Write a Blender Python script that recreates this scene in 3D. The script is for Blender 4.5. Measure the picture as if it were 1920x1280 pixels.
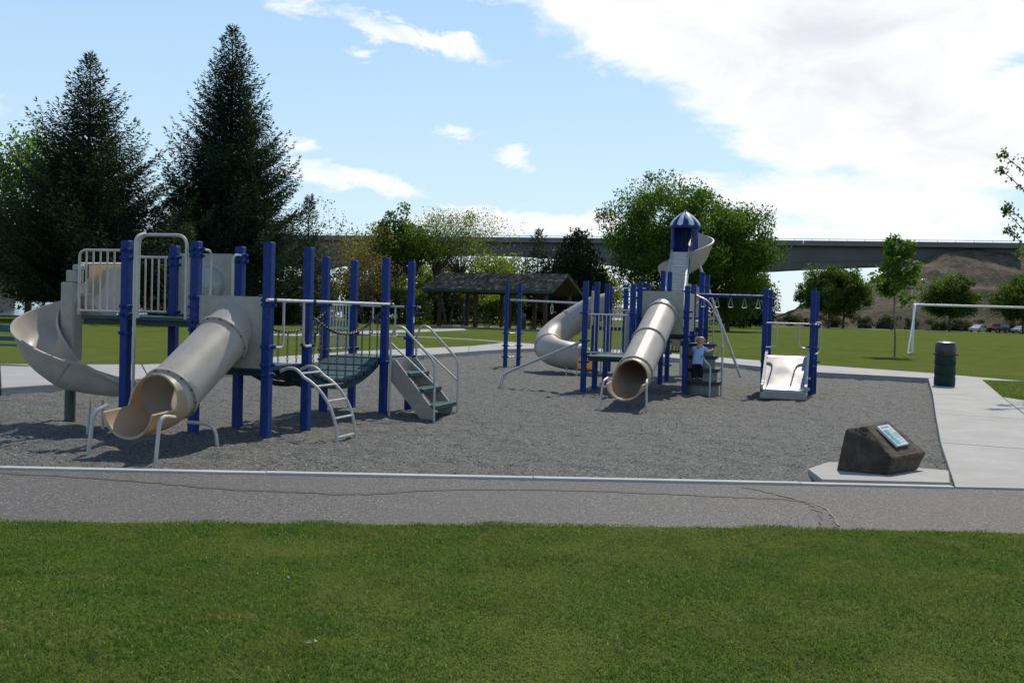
import bpy, math, random
import numpy as np
from mathutils import Vector, Matrix
from mathutils.geometry import tessellate_polygon

rad = math.radians
for o in list(bpy.data.objects):
    bpy.data.objects.remove(o, do_unlink=True)
scene = bpy.context.scene
COL = scene.collection

# ------------------------------------------------------------------ camera
PITCH, ROLL = rad(1.66), rad(1.65)
cam = bpy.data.cameras.new('camera')
cam.sensor_width = 36.0
cam.lens = 37.5
cam.clip_start = 0.1
cam.clip_end = 6000
cam_ob = bpy.data.objects.new('camera', cam)
COL.objects.link(cam_ob)
cam_ob.matrix_world = (Matrix.Translation((0, 0, 1.65)) @ Matrix.Rotation(math.pi / 2 - PITCH, 4, 'X')
                       @ Matrix.Rotation(ROLL, 4, 'Z'))
scene.camera = cam_ob

# ------------------------------------------------------------------ sky, sun, exposure
SUN_AZ, SUN_EL = rad(24), rad(49)          # azimuth clockwise from +Y
world = bpy.data.worlds.new('World')
scene.world = world
world.use_nodes = True
wt = world.node_tree
wt.nodes.clear()


class NB:
    """small helper to wire shader nodes"""
    def __init__(s, tree):
        s.t = tree

    def n(s, kind, **kw):
        nd = s.t.nodes.new(kind)
        for k, v in kw.items():
            setattr(nd, k, v)
        return nd

    def put(s, sock, v):
        if isinstance(v, bpy.types.NodeSocket):
            s.t.links.new(v, sock)
        elif v is not None:
            sock.default_value = v

    def m(s, op, a, b=None, c=None, clamp=False):
        nd = s.n('ShaderNodeMath', operation=op)
        nd.use_clamp = clamp
        s.put(nd.inputs[0], a)
        s.put(nd.inputs[1], b)
        s.put(nd.inputs[2], c)
        return nd.outputs[0]

    def noise(s, vec, scale, detail=3, rough=0.55, dist=0.0):
        nd = s.n('ShaderNodeTexNoise')
        s.put(nd.inputs['Vector'], vec)
        nd.inputs['Scale'].default_value = scale
        nd.inputs['Detail'].default_value = detail
        nd.inputs['Roughness'].default_value = rough
        nd.inputs['Distortion'].default_value = dist
        return nd.outputs['Fac']

    def ramp(s, fac, stops):
        nd = s.n('ShaderNodeValToRGB')
        el = nd.color_ramp.elements
        while len(el) < len(stops):
            el.new(0.5)
        for e, (p, c) in zip(el, stops):
            e.position = p
            e.color = (c[0], c[1], c[2], 1) if not isinstance(c, (int, float)) else (c, c, c, 1)
        s.put(nd.inputs[0], fac)
        return nd.outputs[0]

    def rng(s, v, a, b, c=0.0, d=1.0, smooth=False):
        nd = s.n('ShaderNodeMapRange')
        if smooth:
            nd.interpolation_type = 'SMOOTHSTEP'
        s.put(nd.inputs[0], v)
        for i, x in zip((1, 2, 3, 4), (a, b, c, d)):
            nd.inputs[i].default_value = x
        return nd.outputs[0]

    def mix(s, fac, a, b, kind='MIX'):
        nd = s.n('ShaderNodeMix', data_type='RGBA', blend_type=kind)
        s.put(nd.inputs[0], fac)
        for i, v in ((6, a), (7, b)):
            if isinstance(v, (tuple, list)):
                v = (v[0], v[1], v[2], 1)
            s.put(nd.inputs[i], v)
        return nd.outputs[2]


W = NB(wt)
sky = W.n('ShaderNodeTexSky', sky_type='NISHITA')
sky.sun_disc = False
sky.sun_elevation = SUN_EL
sky.sun_rotation = SUN_AZ
sky.altitude = 120
sky.air_density = 1.0
sky.dust_density = 0.6
sky.ozone_density = 1.6
bg_sky = W.n('ShaderNodeBackground')
bg_sky.inputs[1].default_value = 1.0
tc = W.n('ShaderNodeTexCoord')
sep = W.n('ShaderNodeSeparateXYZ')
wt.links.new(tc.outputs['Generated'], sep.inputs[0])
dx, dy, dz = sep.outputs
az = W.m('MULTIPLY', W.m('ARCTAN2', dx, dy), 57.2958)
el = W.m('MULTIPLY', W.m('ARCSINE', dz), 57.2958)
# thin high haze of a spring morning veils the physical sky: paler towards the horizon, the same all round
veil = W.ramp(W.rng(el, 0.0, 90.0), [(0.0, (0.74, 0.90, 1.0)), (0.08, (0.62, 0.85, 1.02)), (0.19, (0.45, 0.71, 1.02)), (0.45, (0.13, 0.27, 0.52)), (1.0, (0.06, 0.13, 0.30))])
phys = W.n('ShaderNodeVectorMath', operation='SCALE')
wt.links.new(sky.outputs[0], phys.inputs[0])
phys.inputs['Scale'].default_value = 0.12
wt.links.new(W.mix(0.78, phys.outputs[0], veil), bg_sky.inputs[0])
# cloud banks: azimuth, elevation, half width, half height (degrees), tilt, weight
CLOUDS = [(8.0, 15.2, 8.5, 3.2, -8, 1.2), (16.5, 13.5, 9.5, 5.6, -14, 1.5), (21.0, 14.6, 5.8, 3.4, -8, 1.3),
          (21.5, 9.2, 9.5, 3.0, -6, 1.3), (15.5, 9.6, 7.0, 2.6, -14, 1.1), (17.0, 6.2, 9.0, 1.5, 0, 0.9),
          (25.5, 11.3, 6.5, 1.4, 0, 1.0), (20.5, 5.2, 8.0, 1.6, -6, 1.0), (16.5, 4.4, 9.5, 0.9, -2, 0.8),
          (9.0, 7.0, 2.6, 0.6, 4, 0.6),
          (-5.6, 14.0, 4.9, 0.75, -13, 0.85), (-18.0, 16.0, 2.6, 0.45, -6, 0.6), (-11.7, 15.1, 1.6, 0.6, -8, 0.55),
          (-8.0, 13.1, 1.1, 0.32, -4, 0.5), (-3.4, 9.3, 1.5, 0.42, 2, 0.6), (0.0, 8.0, 1.7, 0.55, -6, 0.7),
          (-8.6, 6.6, 4.0, 0.7, -9, 0.8), (6.7, 7.2, 1.0, 0.3, 0, 0.5), (-2.0, 16.6, 4.0, 0.7, -6, 0.6),
          (1.5, 4.7, 8.5, 0.8, 0, 0.75), (-11.9, 8.2, 1.0, 0.4, -10, 0.5), (-34, 10, 10, 1.0, -8, 0.8),
          (44, 12, 16, 4.0, -6, 1.2), (70, 18, 18, 5, 10, 1.1), (-70, 14, 16, 2.5, -5, 1.0), (-120, 20, 20, 4, 0, 1.1),
          (150, 24, 24, 6, 0, 1.1), (24, 34, 16, 7, -20, 1.1), (-30, 38, 14, 4, 10, 0.9), (100, 40, 18, 7, 0, 1.0)]
comb = W.n('ShaderNodeCombineXYZ')
W.put(comb.inputs[0], W.m('MULTIPLY', az, 0.5))
W.put(comb.inputs[1], el)
comb.inputs[2].default_value = 3.7
warp1 = W.noise(comb.outputs[0], 0.55, 5, 0.6)
warp2 = W.noise(comb.outputs[0], 0.9, 5, 0.62, 1.0)
az_w = W.m('MULTIPLY_ADD', W.m('SUBTRACT', warp1, 0.5), 5.0, az)
el_w = W.m('MULTIPLY_ADD', W.m('SUBTRACT', warp2, 0.5), 1.9, el)
cover = None
for (ca, ce, ra, re, tilt, wgt) in CLOUDS:
    da = W.m('SUBTRACT', az_w, ca)
    de = W.m('SUBTRACT', el_w, ce)
    ct, st = math.cos(rad(tilt)), math.sin(rad(tilt))
    p = W.m('MULTIPLY_ADD', da, ct / ra, W.m('MULTIPLY', de, st / ra))
    q = W.m('MULTIPLY_ADD', de, ct / re, W.m('MULTIPLY', da, -st / re))
    r2 = W.m('ADD', W.m('MULTIPLY', p, p), W.m('MULTIPLY', q, q))
    v = W.m('MULTIPLY', W.m('SUBTRACT', 1.0, r2), wgt)
    v = W.m('MAXIMUM', v, -1.2)
    cover = v if cover is None else W.m('SMOOTH_MAX', cover, v, 0.25)
n1 = W.noise(comb.outputs[0], 0.32, 7, 0.62, 0.6)
n2 = W.noise(comb.outputs[0], 0.16, 3, 0.5, 0.3)
dens = W.m('ADD', cover, W.m('MULTIPLY', W.m('SUBTRACT', n1, 0.53), 2.6))
mask = W.rng(dens, -0.22, 0.85, 0.0, 1.0, True)
mask = W.m('MULTIPLY', mask, W.rng(el, 0.0, 2.0, 0.4, 1.0, True))
thick = W.rng(W.m('ADD', dens, W.m('MULTIPLY', n2, 1.6)), 1.2, 2.9, 0.0, 1.0, True)
ccol = W.mix(thick, (1.08, 1.08, 1.08), (0.80, 0.82, 0.90))
bg_cloud = W.n('ShaderNodeBackground')
wt.links.new(ccol, bg_cloud.inputs[0])
bg_cloud.inputs[1].default_value = 1.0
mixs = W.n('ShaderNodeMixShader')
wt.links.new(mask, mixs.inputs[0])
wt.links.new(bg_sky.outputs[0], mixs.inputs[1])
wt.links.new(bg_cloud.outputs[0], mixs.inputs[2])
wo = W.n('ShaderNodeOutputWorld')
wt.links.new(mixs.outputs[0], wo.inputs[0])

sun = bpy.data.lights.new('sun', 'SUN')
sun.energy = 4.3
sun.angle = rad(0.53)
sun.color = (1.0, 0.92, 0.80)
sun_ob = bpy.data.objects.new('sun', sun)
COL.objects.link(sun_ob)
to_sun = Vector((math.sin(SUN_AZ) * math.cos(SUN_EL), math.cos(SUN_AZ) * math.cos(SUN_EL), math.sin(SUN_EL)))
sun_ob.rotation_euler = to_sun.to_track_quat('Z', 'Y').to_euler()
sun_ob.location = (20, 40, 60)

vs = scene.view_settings
vs.view_transform = 'Standard'
vs.look = 'None'
vs.exposure = 0.0
vs.gamma = 1.0
vs.use_curve_mapping = False
scene.render.engine = 'CYCLES'
scene.cycles.max_bounces = 8
scene.cycles.transparent_max_bounces = 8

# ------------------------------------------------------------------ materials
def new_mat(name):
    m = bpy.data.materials.new(name)
    m.use_nodes = True
    m.node_tree.nodes.clear()
    return m, NB(m.node_tree)


def finish(B, shader, disp=None):
    o = B.n('ShaderNodeOutputMaterial')
    B.t.links.new(shader, o.inputs[0])


def princ(B, col, rough=0.6, metal=0.0, spec=0.4, normal=None):
    p = B.n('ShaderNodeBsdfPrincipled')
    if isinstance(col, (tuple, list)):
        col = (col[0], col[1], col[2], 1)
    B.put(p.inputs['Base Color'], col)
    B.put(p.inputs['Roughness'], rough)
    p.inputs['Metallic'].default_value = metal
    p.inputs['Specular IOR Level'].default_value = spec
    if normal is not None:
        B.put(p.inputs['Normal'], normal)
    return p


def bump(B, h, strength=0.3, dist=0.02):
    b = B.n('ShaderNodeBump')
    b.inputs['Strength'].default_value = strength
    b.inputs['Distance'].default_value = dist
    B.put(b.inputs['Height'], h)
    return b.outputs[0]


def obj_coord(B):
    return B.n('ShaderNodeTexCoord').outputs['Object']


def world_pos(B):
    return B.n('ShaderNodeNewGeometry').outputs['Position']


def basic(name, col, rough=0.6, metal=0.0, vary=0.18, scale=6.0, spec=0.4, bumps=0.0, bscale=60, dirt=None, dirt_amt=0.0, world_space=False):
    """paint / plastic / metal with uneven tone, fine relief and dirt blotches"""
    m, B = new_mat(name)
    v = world_pos(B) if world_space else obj_coord(B)
    n = B.noise(v, scale, 5, 0.6)
    lo = tuple(c * (1 - vary) for c in col)
    hi = tuple(min(1, c * (1 + vary)) for c in col)
    c = B.ramp(n, [(0.3, lo), (0.7, hi)])
    if dirt:
        n3 = B.noise(v, scale * 2.3, 6, 0.7, 0.4)
        c = B.mix(B.rng(n3, 0.52, 0.75, 0, dirt_amt), c, dirt)
    r = B.rng(B.noise(v, scale * 3, 3), 0.3, 0.7, max(0.03, rough - 0.09), min(1, rough + 0.09))
    nrm = None
    if bumps:
        nrm = bump(B, B.noise(v, bscale, 4), bumps, 0.01)
    p = princ(B, c, r, metal, spec, nrm)
    finish(B, p.outputs[0])
    return m


def translucent_plastic(name, col, inner, amount=0.22, rough=0.46):
    m, B = new_mat(name)
    v = obj_coord(B)
    n = B.noise(v, 3.0, 5, 0.6)
    c = B.ramp(n, [(0.3, tuple(x * 0.86 for x in col)), (0.7, tuple(x * 1.08 for x in col))])
    speck = B.noise(v, 90, 2, 0.5)
    c = B.mix(B.rng(speck, 0.6, 0.72, 0, 0.22), c, (0.2, 0.18, 0.16))
    scuff = B.noise(v, 7, 6, 0.7, 0.5)
    c = B.mix(B.rng(scuff, 0.56, 0.78, 0, 0.30), c, (0.18, 0.16, 0.14))
    p = princ(B, c, B.rng(n, 0.3, 0.7, rough - 0.08, rough + 0.1), 0, 0.45)
    t = B.n('ShaderNodeBsdfTranslucent')
    t.inputs[0].default_value = (inner[0], inner[1], inner[2], 1)
    mx = B.n('ShaderNodeMixShader')
    mx.inputs[0].default_value = amount
    B.t.links.new(p.outputs[0], mx.inputs[1])
    B.t.links.new(t.outputs[0], mx.inputs[2])
    finish(B, mx.outputs[0])
    return m


def leaf_mat(name, lo, hi, trans=0.4, rough=0.55, tip=None):
    m, B = new_mat(name)
    a = B.n('ShaderNodeAttribute', attribute_name='rnd').outputs['Fac']
    c = B.ramp(a, [(0.0, lo), (0.75, hi), (1.0, tip or hi)])
    p = princ(B, c, rough, 0, 0.15)
    t = B.n('ShaderNodeBsdfTranslucent')
    tcol = B.mix(1.0, c, (1.25, 1.35, 0.55), 'MULTIPLY')
    B.t.links.new(tcol, t.inputs[0])
    mx = B.n('ShaderNodeMixShader')
    mx.inputs[0].default_value = trans
    B.t.links.new(p.outputs[0], mx.inputs[1])
    B.t.links.new(t.outputs[0], mx.inputs[2])
    finish(B, mx.outputs[0])
    return m


def mat_gravel():
    m, B = new_mat('pea_gravel')
    v = world_pos(B)
    vo = B.n('ShaderNodeTexVoronoi')
    B.put(vo.inputs['Vector'], v)
    vo.inputs['Scale'].default_value = 62
    cellc = B.n('ShaderNodeSeparateColor')
    B.t.links.new(vo.outputs['Color'], cellc.inputs[0])
    big = B.noise(v, 0.6, 4, 0.6)
    mid = B.noise(v, 12.0, 4, 0.65)
    c = B.ramp(cellc.outputs[0], [(0.0, (0.052, 0.052, 0.048)), (0.5, (0.110, 0.110, 0.101)), (0.9, (0.190, 0.188, 0.173)), (1.0, (0.34, 0.335, 0.31))])
    c = B.mix(B.rng(mid, 0.35, 0.7, 0, 0.45), c, (0.064, 0.064, 0.060))
    c = B.mix(B.rng(big, 0.4, 0.65, 0, 0.3), c, (0.118, 0.118, 0.110))
    h = B.m('ADD', B.m('MULTIPLY', vo.outputs['Distance'], -0.5), B.m('MULTIPLY', mid, 1.0))
    p = princ(B, c, 0.85, 0, 0.25, bump(B, h, 1.0, 0.026))
    finish(B, p.outputs[0])
    return m


def mat_asphalt():
    m, B = new_mat('worn_asphalt')
    v = world_pos(B)
    vo = B.n('ShaderNodeTexVoronoi')
    B.put(vo.inputs['Vector'], v)
    vo.inputs['Scale'].default_value = 105
    sc = B.n('ShaderNodeSeparateColor')
    B.t.links.new(vo.outputs['Color'], sc.inputs[0])
    c = B.ramp(sc.outputs[0], [(0.0, (0.040, 0.037, 0.034)), (0.55, (0.082, 0.077, 0.072)), (0.85, (0.135, 0.127, 0.118)), (1.0, (0.30, 0.285, 0.265))])
    big = B.noise(v, 0.8, 4, 0.6, 0.4)
    c = B.mix(B.rng(big, 0.4, 0.68, 0, 0.5), c, (0.098, 0.091, 0.084))
    fine = B.noise(v, 220, 2, 0.6)
    h = B.m('ADD', B.m('MULTIPLY', vo.outputs['Distance'], -0.6), B.m('MULTIPLY', fine, 0.5))
    p = princ(B, c, 0.8, 0, 0.3, bump(B, h, 0.4, 0.006))
    finish(B, p.outputs[0])
    return m


def mat_concrete(name='broom_concrete', col=(0.345, 0.335, 0.315)):
    m, B = new_mat(name)
    v = world_pos(B)
    n = B.noise(v, 1.3, 6, 0.65)
    c = B.ramp(n, [(0.3, tuple(x * 0.84 for x in col)), (0.7, tuple(x * 1.1 for x in col))])
    st = B.noise(v, 3.1, 6, 0.75, 0.6)
    c = B.mix(B.rng(st, 0.56, 0.8, 0, 0.32), c, (0.2, 0.195, 0.18))
    fine = B.noise(v, 120, 3, 0.6)
    c = B.mix(B.rng(fine, 0.5, 0.75, 0, 0.25), c, (0.25, 0.25, 0.245))
    p = princ(B, c, 0.8, 0, 0.25, bump(B, fine, 0.3, 0.006))
    finish(B, p.outputs[0])
    return m


def mat_lawn():
    m, B = new_mat('mown_grass')
    v = world_pos(B)
    a = B.noise(v, 0.09, 4, 0.6)
    b = B.noise(v, 0.7, 5, 0.65, 0.3)
    f = B.noise(v, 22, 4, 0.7)
    c = B.ramp(b, [(0.3, (0.070, 0.106, 0.022)), (0.55, (0.104, 0.136, 0.032)), (0.75, (0.160, 0.162, 0.054))])
    c = B.mix(B.rng(a, 0.42, 0.64, 0, 0.55), c, (0.134, 0.146, 0.042))
    c = B.mix(B.rng(f, 0.42, 0.68, 0, 0.45), c, (0.046, 0.066, 0.013))
    h = B.m('ADD', f, B.m('MULTIPLY', b, 1.2))
    p = princ(B, c, 0.95, 0, 0.0, bump(B, h, 0.8, 0.05))
    finish(B, p.outputs[0])
    return m


def mat_blades():
    m, B = new_mat('grass_blade')
    a = B.n('ShaderNodeAttribute', attribute_name='rnd').outputs['Fac']
    v = world_pos(B)
    patch = B.noise(v, 1.6, 5, 0.65, 0.5)
    fine = B.noise(v, 3.6, 4, 0.65, 0.4)
    c = B.ramp(a, [(0.0, (0.044, 0.104, 0.011)), (0.55, (0.092, 0.180, 0.020)), (0.85, (0.172, 0.238, 0.042)), (1.0, (0.46, 0.42, 0.22))])
    c = B.mix(B.rng(patch, 0.48, 0.64, 0, 0.55), c, (0.225, 0.215, 0.065))
    c = B.mix(B.rng(fine, 0.50, 0.74, 0, 0.6), c, (0.030, 0.085, 0.012))
    p = princ(B, c, 0.6, 0, 0.10)
    t = B.n('ShaderNodeBsdfTranslucent')
    B.t.links.new(B.mix(1.0, c, (1.15, 1.2, 0.55), 'MULTIPLY'), t.inputs[0])
    mx = B.n('ShaderNodeMixShader')
    mx.inputs[0].default_value = 0.45
    B.t.links.new(p.outputs[0], mx.inputs[1])
    B.t.links.new(t.outputs[0], mx.inputs[2])
    finish(B, mx.outputs[0])
    return m


def mat_water():
    m, B = new_mat('river_water')
    v = world_pos(B)
    h = B.m('ADD', B.noise(v, 0.9, 4, 0.6), B.noise(v, 4.0, 3, 0.6))
    p = princ(B, (0.05, 0.09, 0.12), 0.12, 0, 0.5, bump(B, h, 0.5, 0.12))
    finish(B, p.outputs[0])
    return m


def mat_hill():
    m, B = new_mat('dry_slope')
    v = world_pos(B)
    a = B.noise(v, 0.05, 5, 0.6, 0.6)
    b = B.noise(v, 0.45, 6, 0.7, 0.3)
    c = B.ramp(b, [(0.3, (0.062, 0.049, 0.035)), (0.5, (0.115, 0.092, 0.067)), (0.72, (0.185, 0.152, 0.112))])
    c = B.mix(B.rng(a, 0.45, 0.66, 0, 0.5), c, (0.062, 0.066, 0.036))
    c = B.mix(B.rng(B.noise(v, 1.3, 5, 0.7), 0.54, 0.66, 0, 0.7), c, (0.045, 0.050, 0.026))
    p = princ(B, c, 0.95, 0, 0.1, bump(B, b, 1.0, 0.8))
    finish(B, p.outputs[0])
    return m


def mat_rock():
    m, B = new_mat('dark_basalt')
    v = obj_coord(B)
    n = B.noise(v, 5, 6, 0.7, 0.4)
    c = B.ramp(n, [(0.3, (0.026, 0.018, 0.012)), (0.55, (0.075, 0.054, 0.038)), (0.78, (0.145, 0.108, 0.078))])
    f = B.noise(v, 28, 5, 0.75)
    c = B.mix(B.rng(f, 0.55, 0.75, 0, 0.5), c, (0.15, 0.122, 0.094))
    li = B.noise(v, 9, 4, 0.6, 1.0)
    c = B.mix(B.rng(li, 0.66, 0.74, 0, 0.4), c, (0.13, 0.11, 0.075))
    h = B.m('ADD', n, B.m('MULTIPLY', f, 0.6))
    p = princ(B, c, 0.8, 0, 0.3, bump(B, h, 0.8, 0.03))
    finish(B, p.outputs[0])
    return m


def mat_shake():
    m, B = new_mat('weathered_shake')
    a = B.n('ShaderNodeAttribute', attribute_name='rnd').outputs['Fac']
    v = world_pos(B)
    c = B.ramp(a, [(0.0, (0.065, 0.053, 0.041)), (0.5, (0.128, 0.108, 0.086)), (0.85, (0.205, 0.178, 0.145)), (1.0, (0.34, 0.30, 0.25))])
    c = B.mix(B.rng(B.noise(v, 6, 4, 0.7), 0.45, 0.7, 0, 0.4), c, (0.05, 0.045, 0.04))
    p = princ(B, c, 0.95, 0, 0.0)
    finish(B, p.outputs[0])
    return m


def mat_glass(name, col=(0.55, 0.57, 0.54), rough=0.22, alpha=0.6):
    m, B = new_mat(name)
    p = princ(B, col, rough, 0, 0.6)
    n = B.noise(obj_coord(B), 14, 5, 0.7)
    t = B.n('ShaderNodeBsdfTransparent')
    mx = B.n('ShaderNodeMixShader')
    B.put(mx.inputs[0], B.rng(n, 0.3, 0.7, alpha - 0.12, alpha + 0.14))
    B.t.links.new(t.outputs[0], mx.inputs[1])
    B.t.links.new(p.outputs[0], mx.inputs[2])
    finish(B, mx.outputs[0])
    return m


M = {}
M['blue'] = basic('blue_powder_coat', (0.011, 0.036, 0.175), 0.55, 0, 0.14, 5, 0.22, 0.05, 90, (0.10, 0.12, 0.22), 0.35)
M['teal'] = basic('teal_vinyl_deck', (0.012, 0.056, 0.066), 0.55, 0, 0.25, 7, 0.30, 0.25, 70, (0.05, 0.08, 0.085), 0.5)
M['teal_dark'] = basic('dark_teal_vinyl', (0.012, 0.032, 0.038), 0.6, 0, 0.25, 7, 0.35)
M['beige'] = translucent_plastic('beige_plastic', (0.47, 0.425, 0.365), (0.62, 0.43, 0.22), 0.15)
M['beige_hood'] = translucent_plastic('pale_slide_plastic', (0.50, 0.46, 0.41), (0.70, 0.50, 0.27), 0.20)
M['mouth'] = translucent_plastic('glow_tinted_mouth_plastic', (0.46, 0.39, 0.29), (0.90, 0.56, 0.20), 0.42)  # beige plastic tinted amber to imitate sun glowing through the mouth
M['glow_tan_lip'] = basic('glow_tinted_edge', (0.40, 0.31, 0.19), 0.5, 0, 0.2, 12)  # opaque tan stands in for sunlight glowing through the lip
M['riser_shade'] = basic('shaded_grey_green_riser', (0.17, 0.18, 0.16), 0.6, 0, 0.2, 8, 0.3, 0.1, 60, (0.09, 0.09, 0.08), 0.5)  # shade on the risers put into a darker panel colour
M['glow_yellow'] = translucent_plastic('glow_tinted_slide_plastic', (0.50, 0.42, 0.30), (0.82, 0.58, 0.28), 0.4)  # glow of sun through beige plastic, put into a yellower colour
M['panel'] = basic('tan_panel', (0.33, 0.305, 0.27), 0.5, 0, 0.12, 9, 0.4, 0.15, 130, (0.18, 0.16, 0.14), 0.4)
M['silver'] = basic('galvanised_pipe', (0.52, 0.52, 0.51), 0.36, 0.55, 0.14, 10, 0.5, 0, 60, (0.30, 0.28, 0.25), 0.4)
M['pipe'] = basic('beige_pipe', (0.46, 0.44, 0.41), 0.42, 0.1, 0.12, 9, 0.45, 0, 60, (0.24, 0.2, 0.17), 0.4)
def mat_steel():
    m, B = new_mat('polished_steel')
    v = obj_coord(B)
    n = B.noise(v, 2.2, 2, 0.5)
    c = B.ramp(n, [(0.3, (0.36, 0.36, 0.355)), (0.7, (0.44, 0.44, 0.43))])
    p = princ(B, c, B.rng(n, 0.3, 0.7, 0.30, 0.40), 1.0, 0.5)
    finish(B, p.outputs[0])
    return m


M['steel'] = mat_steel()
M['chain'] = basic('dark_chain', (0.10, 0.10, 0.10), 0.38, 0.7, 0.25, 30)
M['bolt'] = basic('dull_bolt', (0.10, 0.08, 0.065), 0.55, 0.4, 0.2, 30)
M['bubble'] = mat_glass('scratched_bubble')
M['green_pipe'] = basic('dark_green_pipe', (0.055, 0.075, 0.070), 0.5, 0.1, 0.2, 8)
M['gravel'] = mat_gravel()
M['asphalt'] = mat_asphalt()
M['asphalt_dark'] = basic('dark_crack_filler', (0.072, 0.068, 0.064), 0.75, 0, 0.3, 14, 0.3, 0.4, 120)
M['concrete'] = mat_concrete()
M['kerb'] = mat_concrete('kerb_concrete', (0.44, 0.43, 0.40))
M['joint'] = basic('joint_dirt', (0.09, 0.085, 0.075), 0.95, 0, 0.3, 12)
M['lawn'] = mat_lawn()
M['blade'] = mat_blades()
M['water'] = mat_water()
M['hill'] = mat_hill()
M['rock'] = mat_rock()
M['shake'] = mat_shake()
M['bark'] = basic('bark', (0.075, 0.058, 0.044), 0.9, 0, 0.4, 5, 0.2, 0.8, 18)
M['bark_pale'] = basic('pale_bark', (0.15, 0.125, 0.10), 0.9, 0, 0.35, 6, 0.2, 0.6, 18)
M['wood'] = basic('stained_timber', (0.065, 0.036, 0.024), 0.75, 0, 0.3, 8, 0.25, 0.4, 20)
M['fascia'] = basic('green_fascia', (0.010, 0.055, 0.040), 0.55, 0, 0.2, 5)
M['black'] = basic('black_coat', (0.016, 0.018, 0.018), 0.5, 0, 0.25, 6)
M['bin_green'] = basic('dark_green_bin', (0.006, 0.028, 0.019), 0.5, 0, 0.25, 9, 0.25, 0.1, 40, (0.03, 0.045, 0.035), 0.5)
M['bin_lid'] = basic('grey_bin_lid', (0.040, 0.040, 0.045), 0.34, 0.2, 0.15, 6)
M['bench_teal'] = basic('teal_bench_coat', (0.015, 0.085, 0.088), 0.5, 0, 0.2, 6)
M['white'] = basic('white_paint', (0.66, 0.68, 0.68), 0.45, 0, 0.08, 4, 0.45, 0, 60, (0.4, 0.4, 0.38), 0.3)
M['plaque'] = basic('white_plaque', (0.62, 0.66, 0.68), 0.3, 0, 0.06, 8)
M['plaque_pic'] = basic('printed_map', (0.16, 0.36, 0.38), 0.35, 0, 0.5, 22)
M['ink'] = basic('printed_ink', (0.16, 0.18, 0.20), 0.4, 0, 0.3, 40)
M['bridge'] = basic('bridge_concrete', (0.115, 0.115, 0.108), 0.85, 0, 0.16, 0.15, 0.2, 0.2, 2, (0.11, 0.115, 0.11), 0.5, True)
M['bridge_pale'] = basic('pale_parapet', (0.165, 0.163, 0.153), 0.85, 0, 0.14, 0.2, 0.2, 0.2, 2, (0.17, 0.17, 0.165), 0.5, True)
M['spruce'] = leaf_mat('spruce_needles', (0.012, 0.024, 0.012), (0.034, 0.055, 0.028), 0.2, 0.7, (0.075, 0.082, 0.042))
M['spruce_blue'] = leaf_mat('dense_spruce_needles', (0.010, 0.024, 0.014), (0.028, 0.054, 0.032), 0.2, 0.7, (0.060, 0.082, 0.048))
M['young_spruce'] = leaf_mat('young_spruce_needles', (0.020, 0.035, 0.016), (0.060, 0.080, 0.035), 0.2, 0.6)
M['maple'] = leaf_mat('maple_leaf', (0.032, 0.070, 0.012), (0.085, 0.145, 0.026), 0.55, 0.5, (0.15, 0.205, 0.045))
M['maple_far'] = leaf_mat('far_maple_leaf', (0.034, 0.066, 0.014), (0.082, 0.130, 0.028), 0.55, 0.5, (0.13, 0.175, 0.042))
M['bright'] = leaf_mat('bright_leaf', (0.045, 0.090, 0.012), (0.095, 0.165, 0.022), 0.5, 0.5, (0.15, 0.21, 0.04))
M['willow'] = leaf_mat('riverside_leaf', (0.085, 0.112, 0.036), (0.170, 0.205, 0.064), 0.6, 0.7, (0.23, 0.25, 0.095))
M['olive'] = leaf_mat('olive_leaf', (0.075, 0.085, 0.030), (0.155, 0.160, 0.058), 0.55, 0.6, (0.22, 0.21, 0.09))
M['rusty'] = leaf_mat('rusty_bud', (0.10, 0.066, 0.032), (0.18, 0.125, 0.056), 0.45, 0.6, (0.24, 0.19, 0.08))
M['dark_bush'] = leaf_mat('dark_bush_leaf', (0.008, 0.018, 0.010), (0.020, 0.036, 0.016), 0.18, 0.5, (0.03, 0.055, 0.02))
M['sage'] = leaf_mat('sage_leaf', (0.06, 0.07, 0.04), (0.125, 0.13, 0.075), 0.3, 0.6)
M['skin'] = basic('skin', (0.46, 0.25, 0.18), 0.5, 0, 0.08, 9)
M['shirt'] = basic('light_blue_cotton', (0.36, 0.50, 0.78), 0.85, 0, 0.1, 14, 0.2, 0.2, 50)
M['navy'] = basic('navy_cotton', (0.010, 0.012, 0.022), 0.85, 0, 0.3, 14, 0.2, 0.2, 50)
M['shoe'] = basic('dark_shoe', (0.05, 0.028, 0.022), 0.6, 0, 0.2, 14)
M['tyre'] = basic('tyre_rubber', (0.02, 0.02, 0.02), 0.8, 0, 0.2, 8)
M['glass'] = basic('car_glass', (0.03, 0.04, 0.045), 0.06, 0, 0.1, 3, 0.8)
M['car_white'] = basic('white_car_paint', (0.62, 0.65, 0.68), 0.22, 0, 0.05, 2, 0.6)
M['car_silver'] = basic('silver_car_paint', (0.46, 0.52, 0.55), 0.22, 0.4, 0.05, 2, 0.6)
M['car_red'] = basic('dark_red_car_paint', (0.10, 0.010, 0.014), 0.2, 0, 0.08, 2, 0.6)
M['car_dark'] = basic('dark_blue_car_paint', (0.012, 0.016, 0.026), 0.2, 0, 0.08, 2, 0.6)
M['lamp_red'] = basic('tail_lamp', (0.35, 0.02, 0.02), 0.2, 0, 0.05, 2)
M['dead_leaf'] = basic('dry_leaf', (0.30, 0.24, 0.16), 0.8, 0, 0.3, 30)

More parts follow.
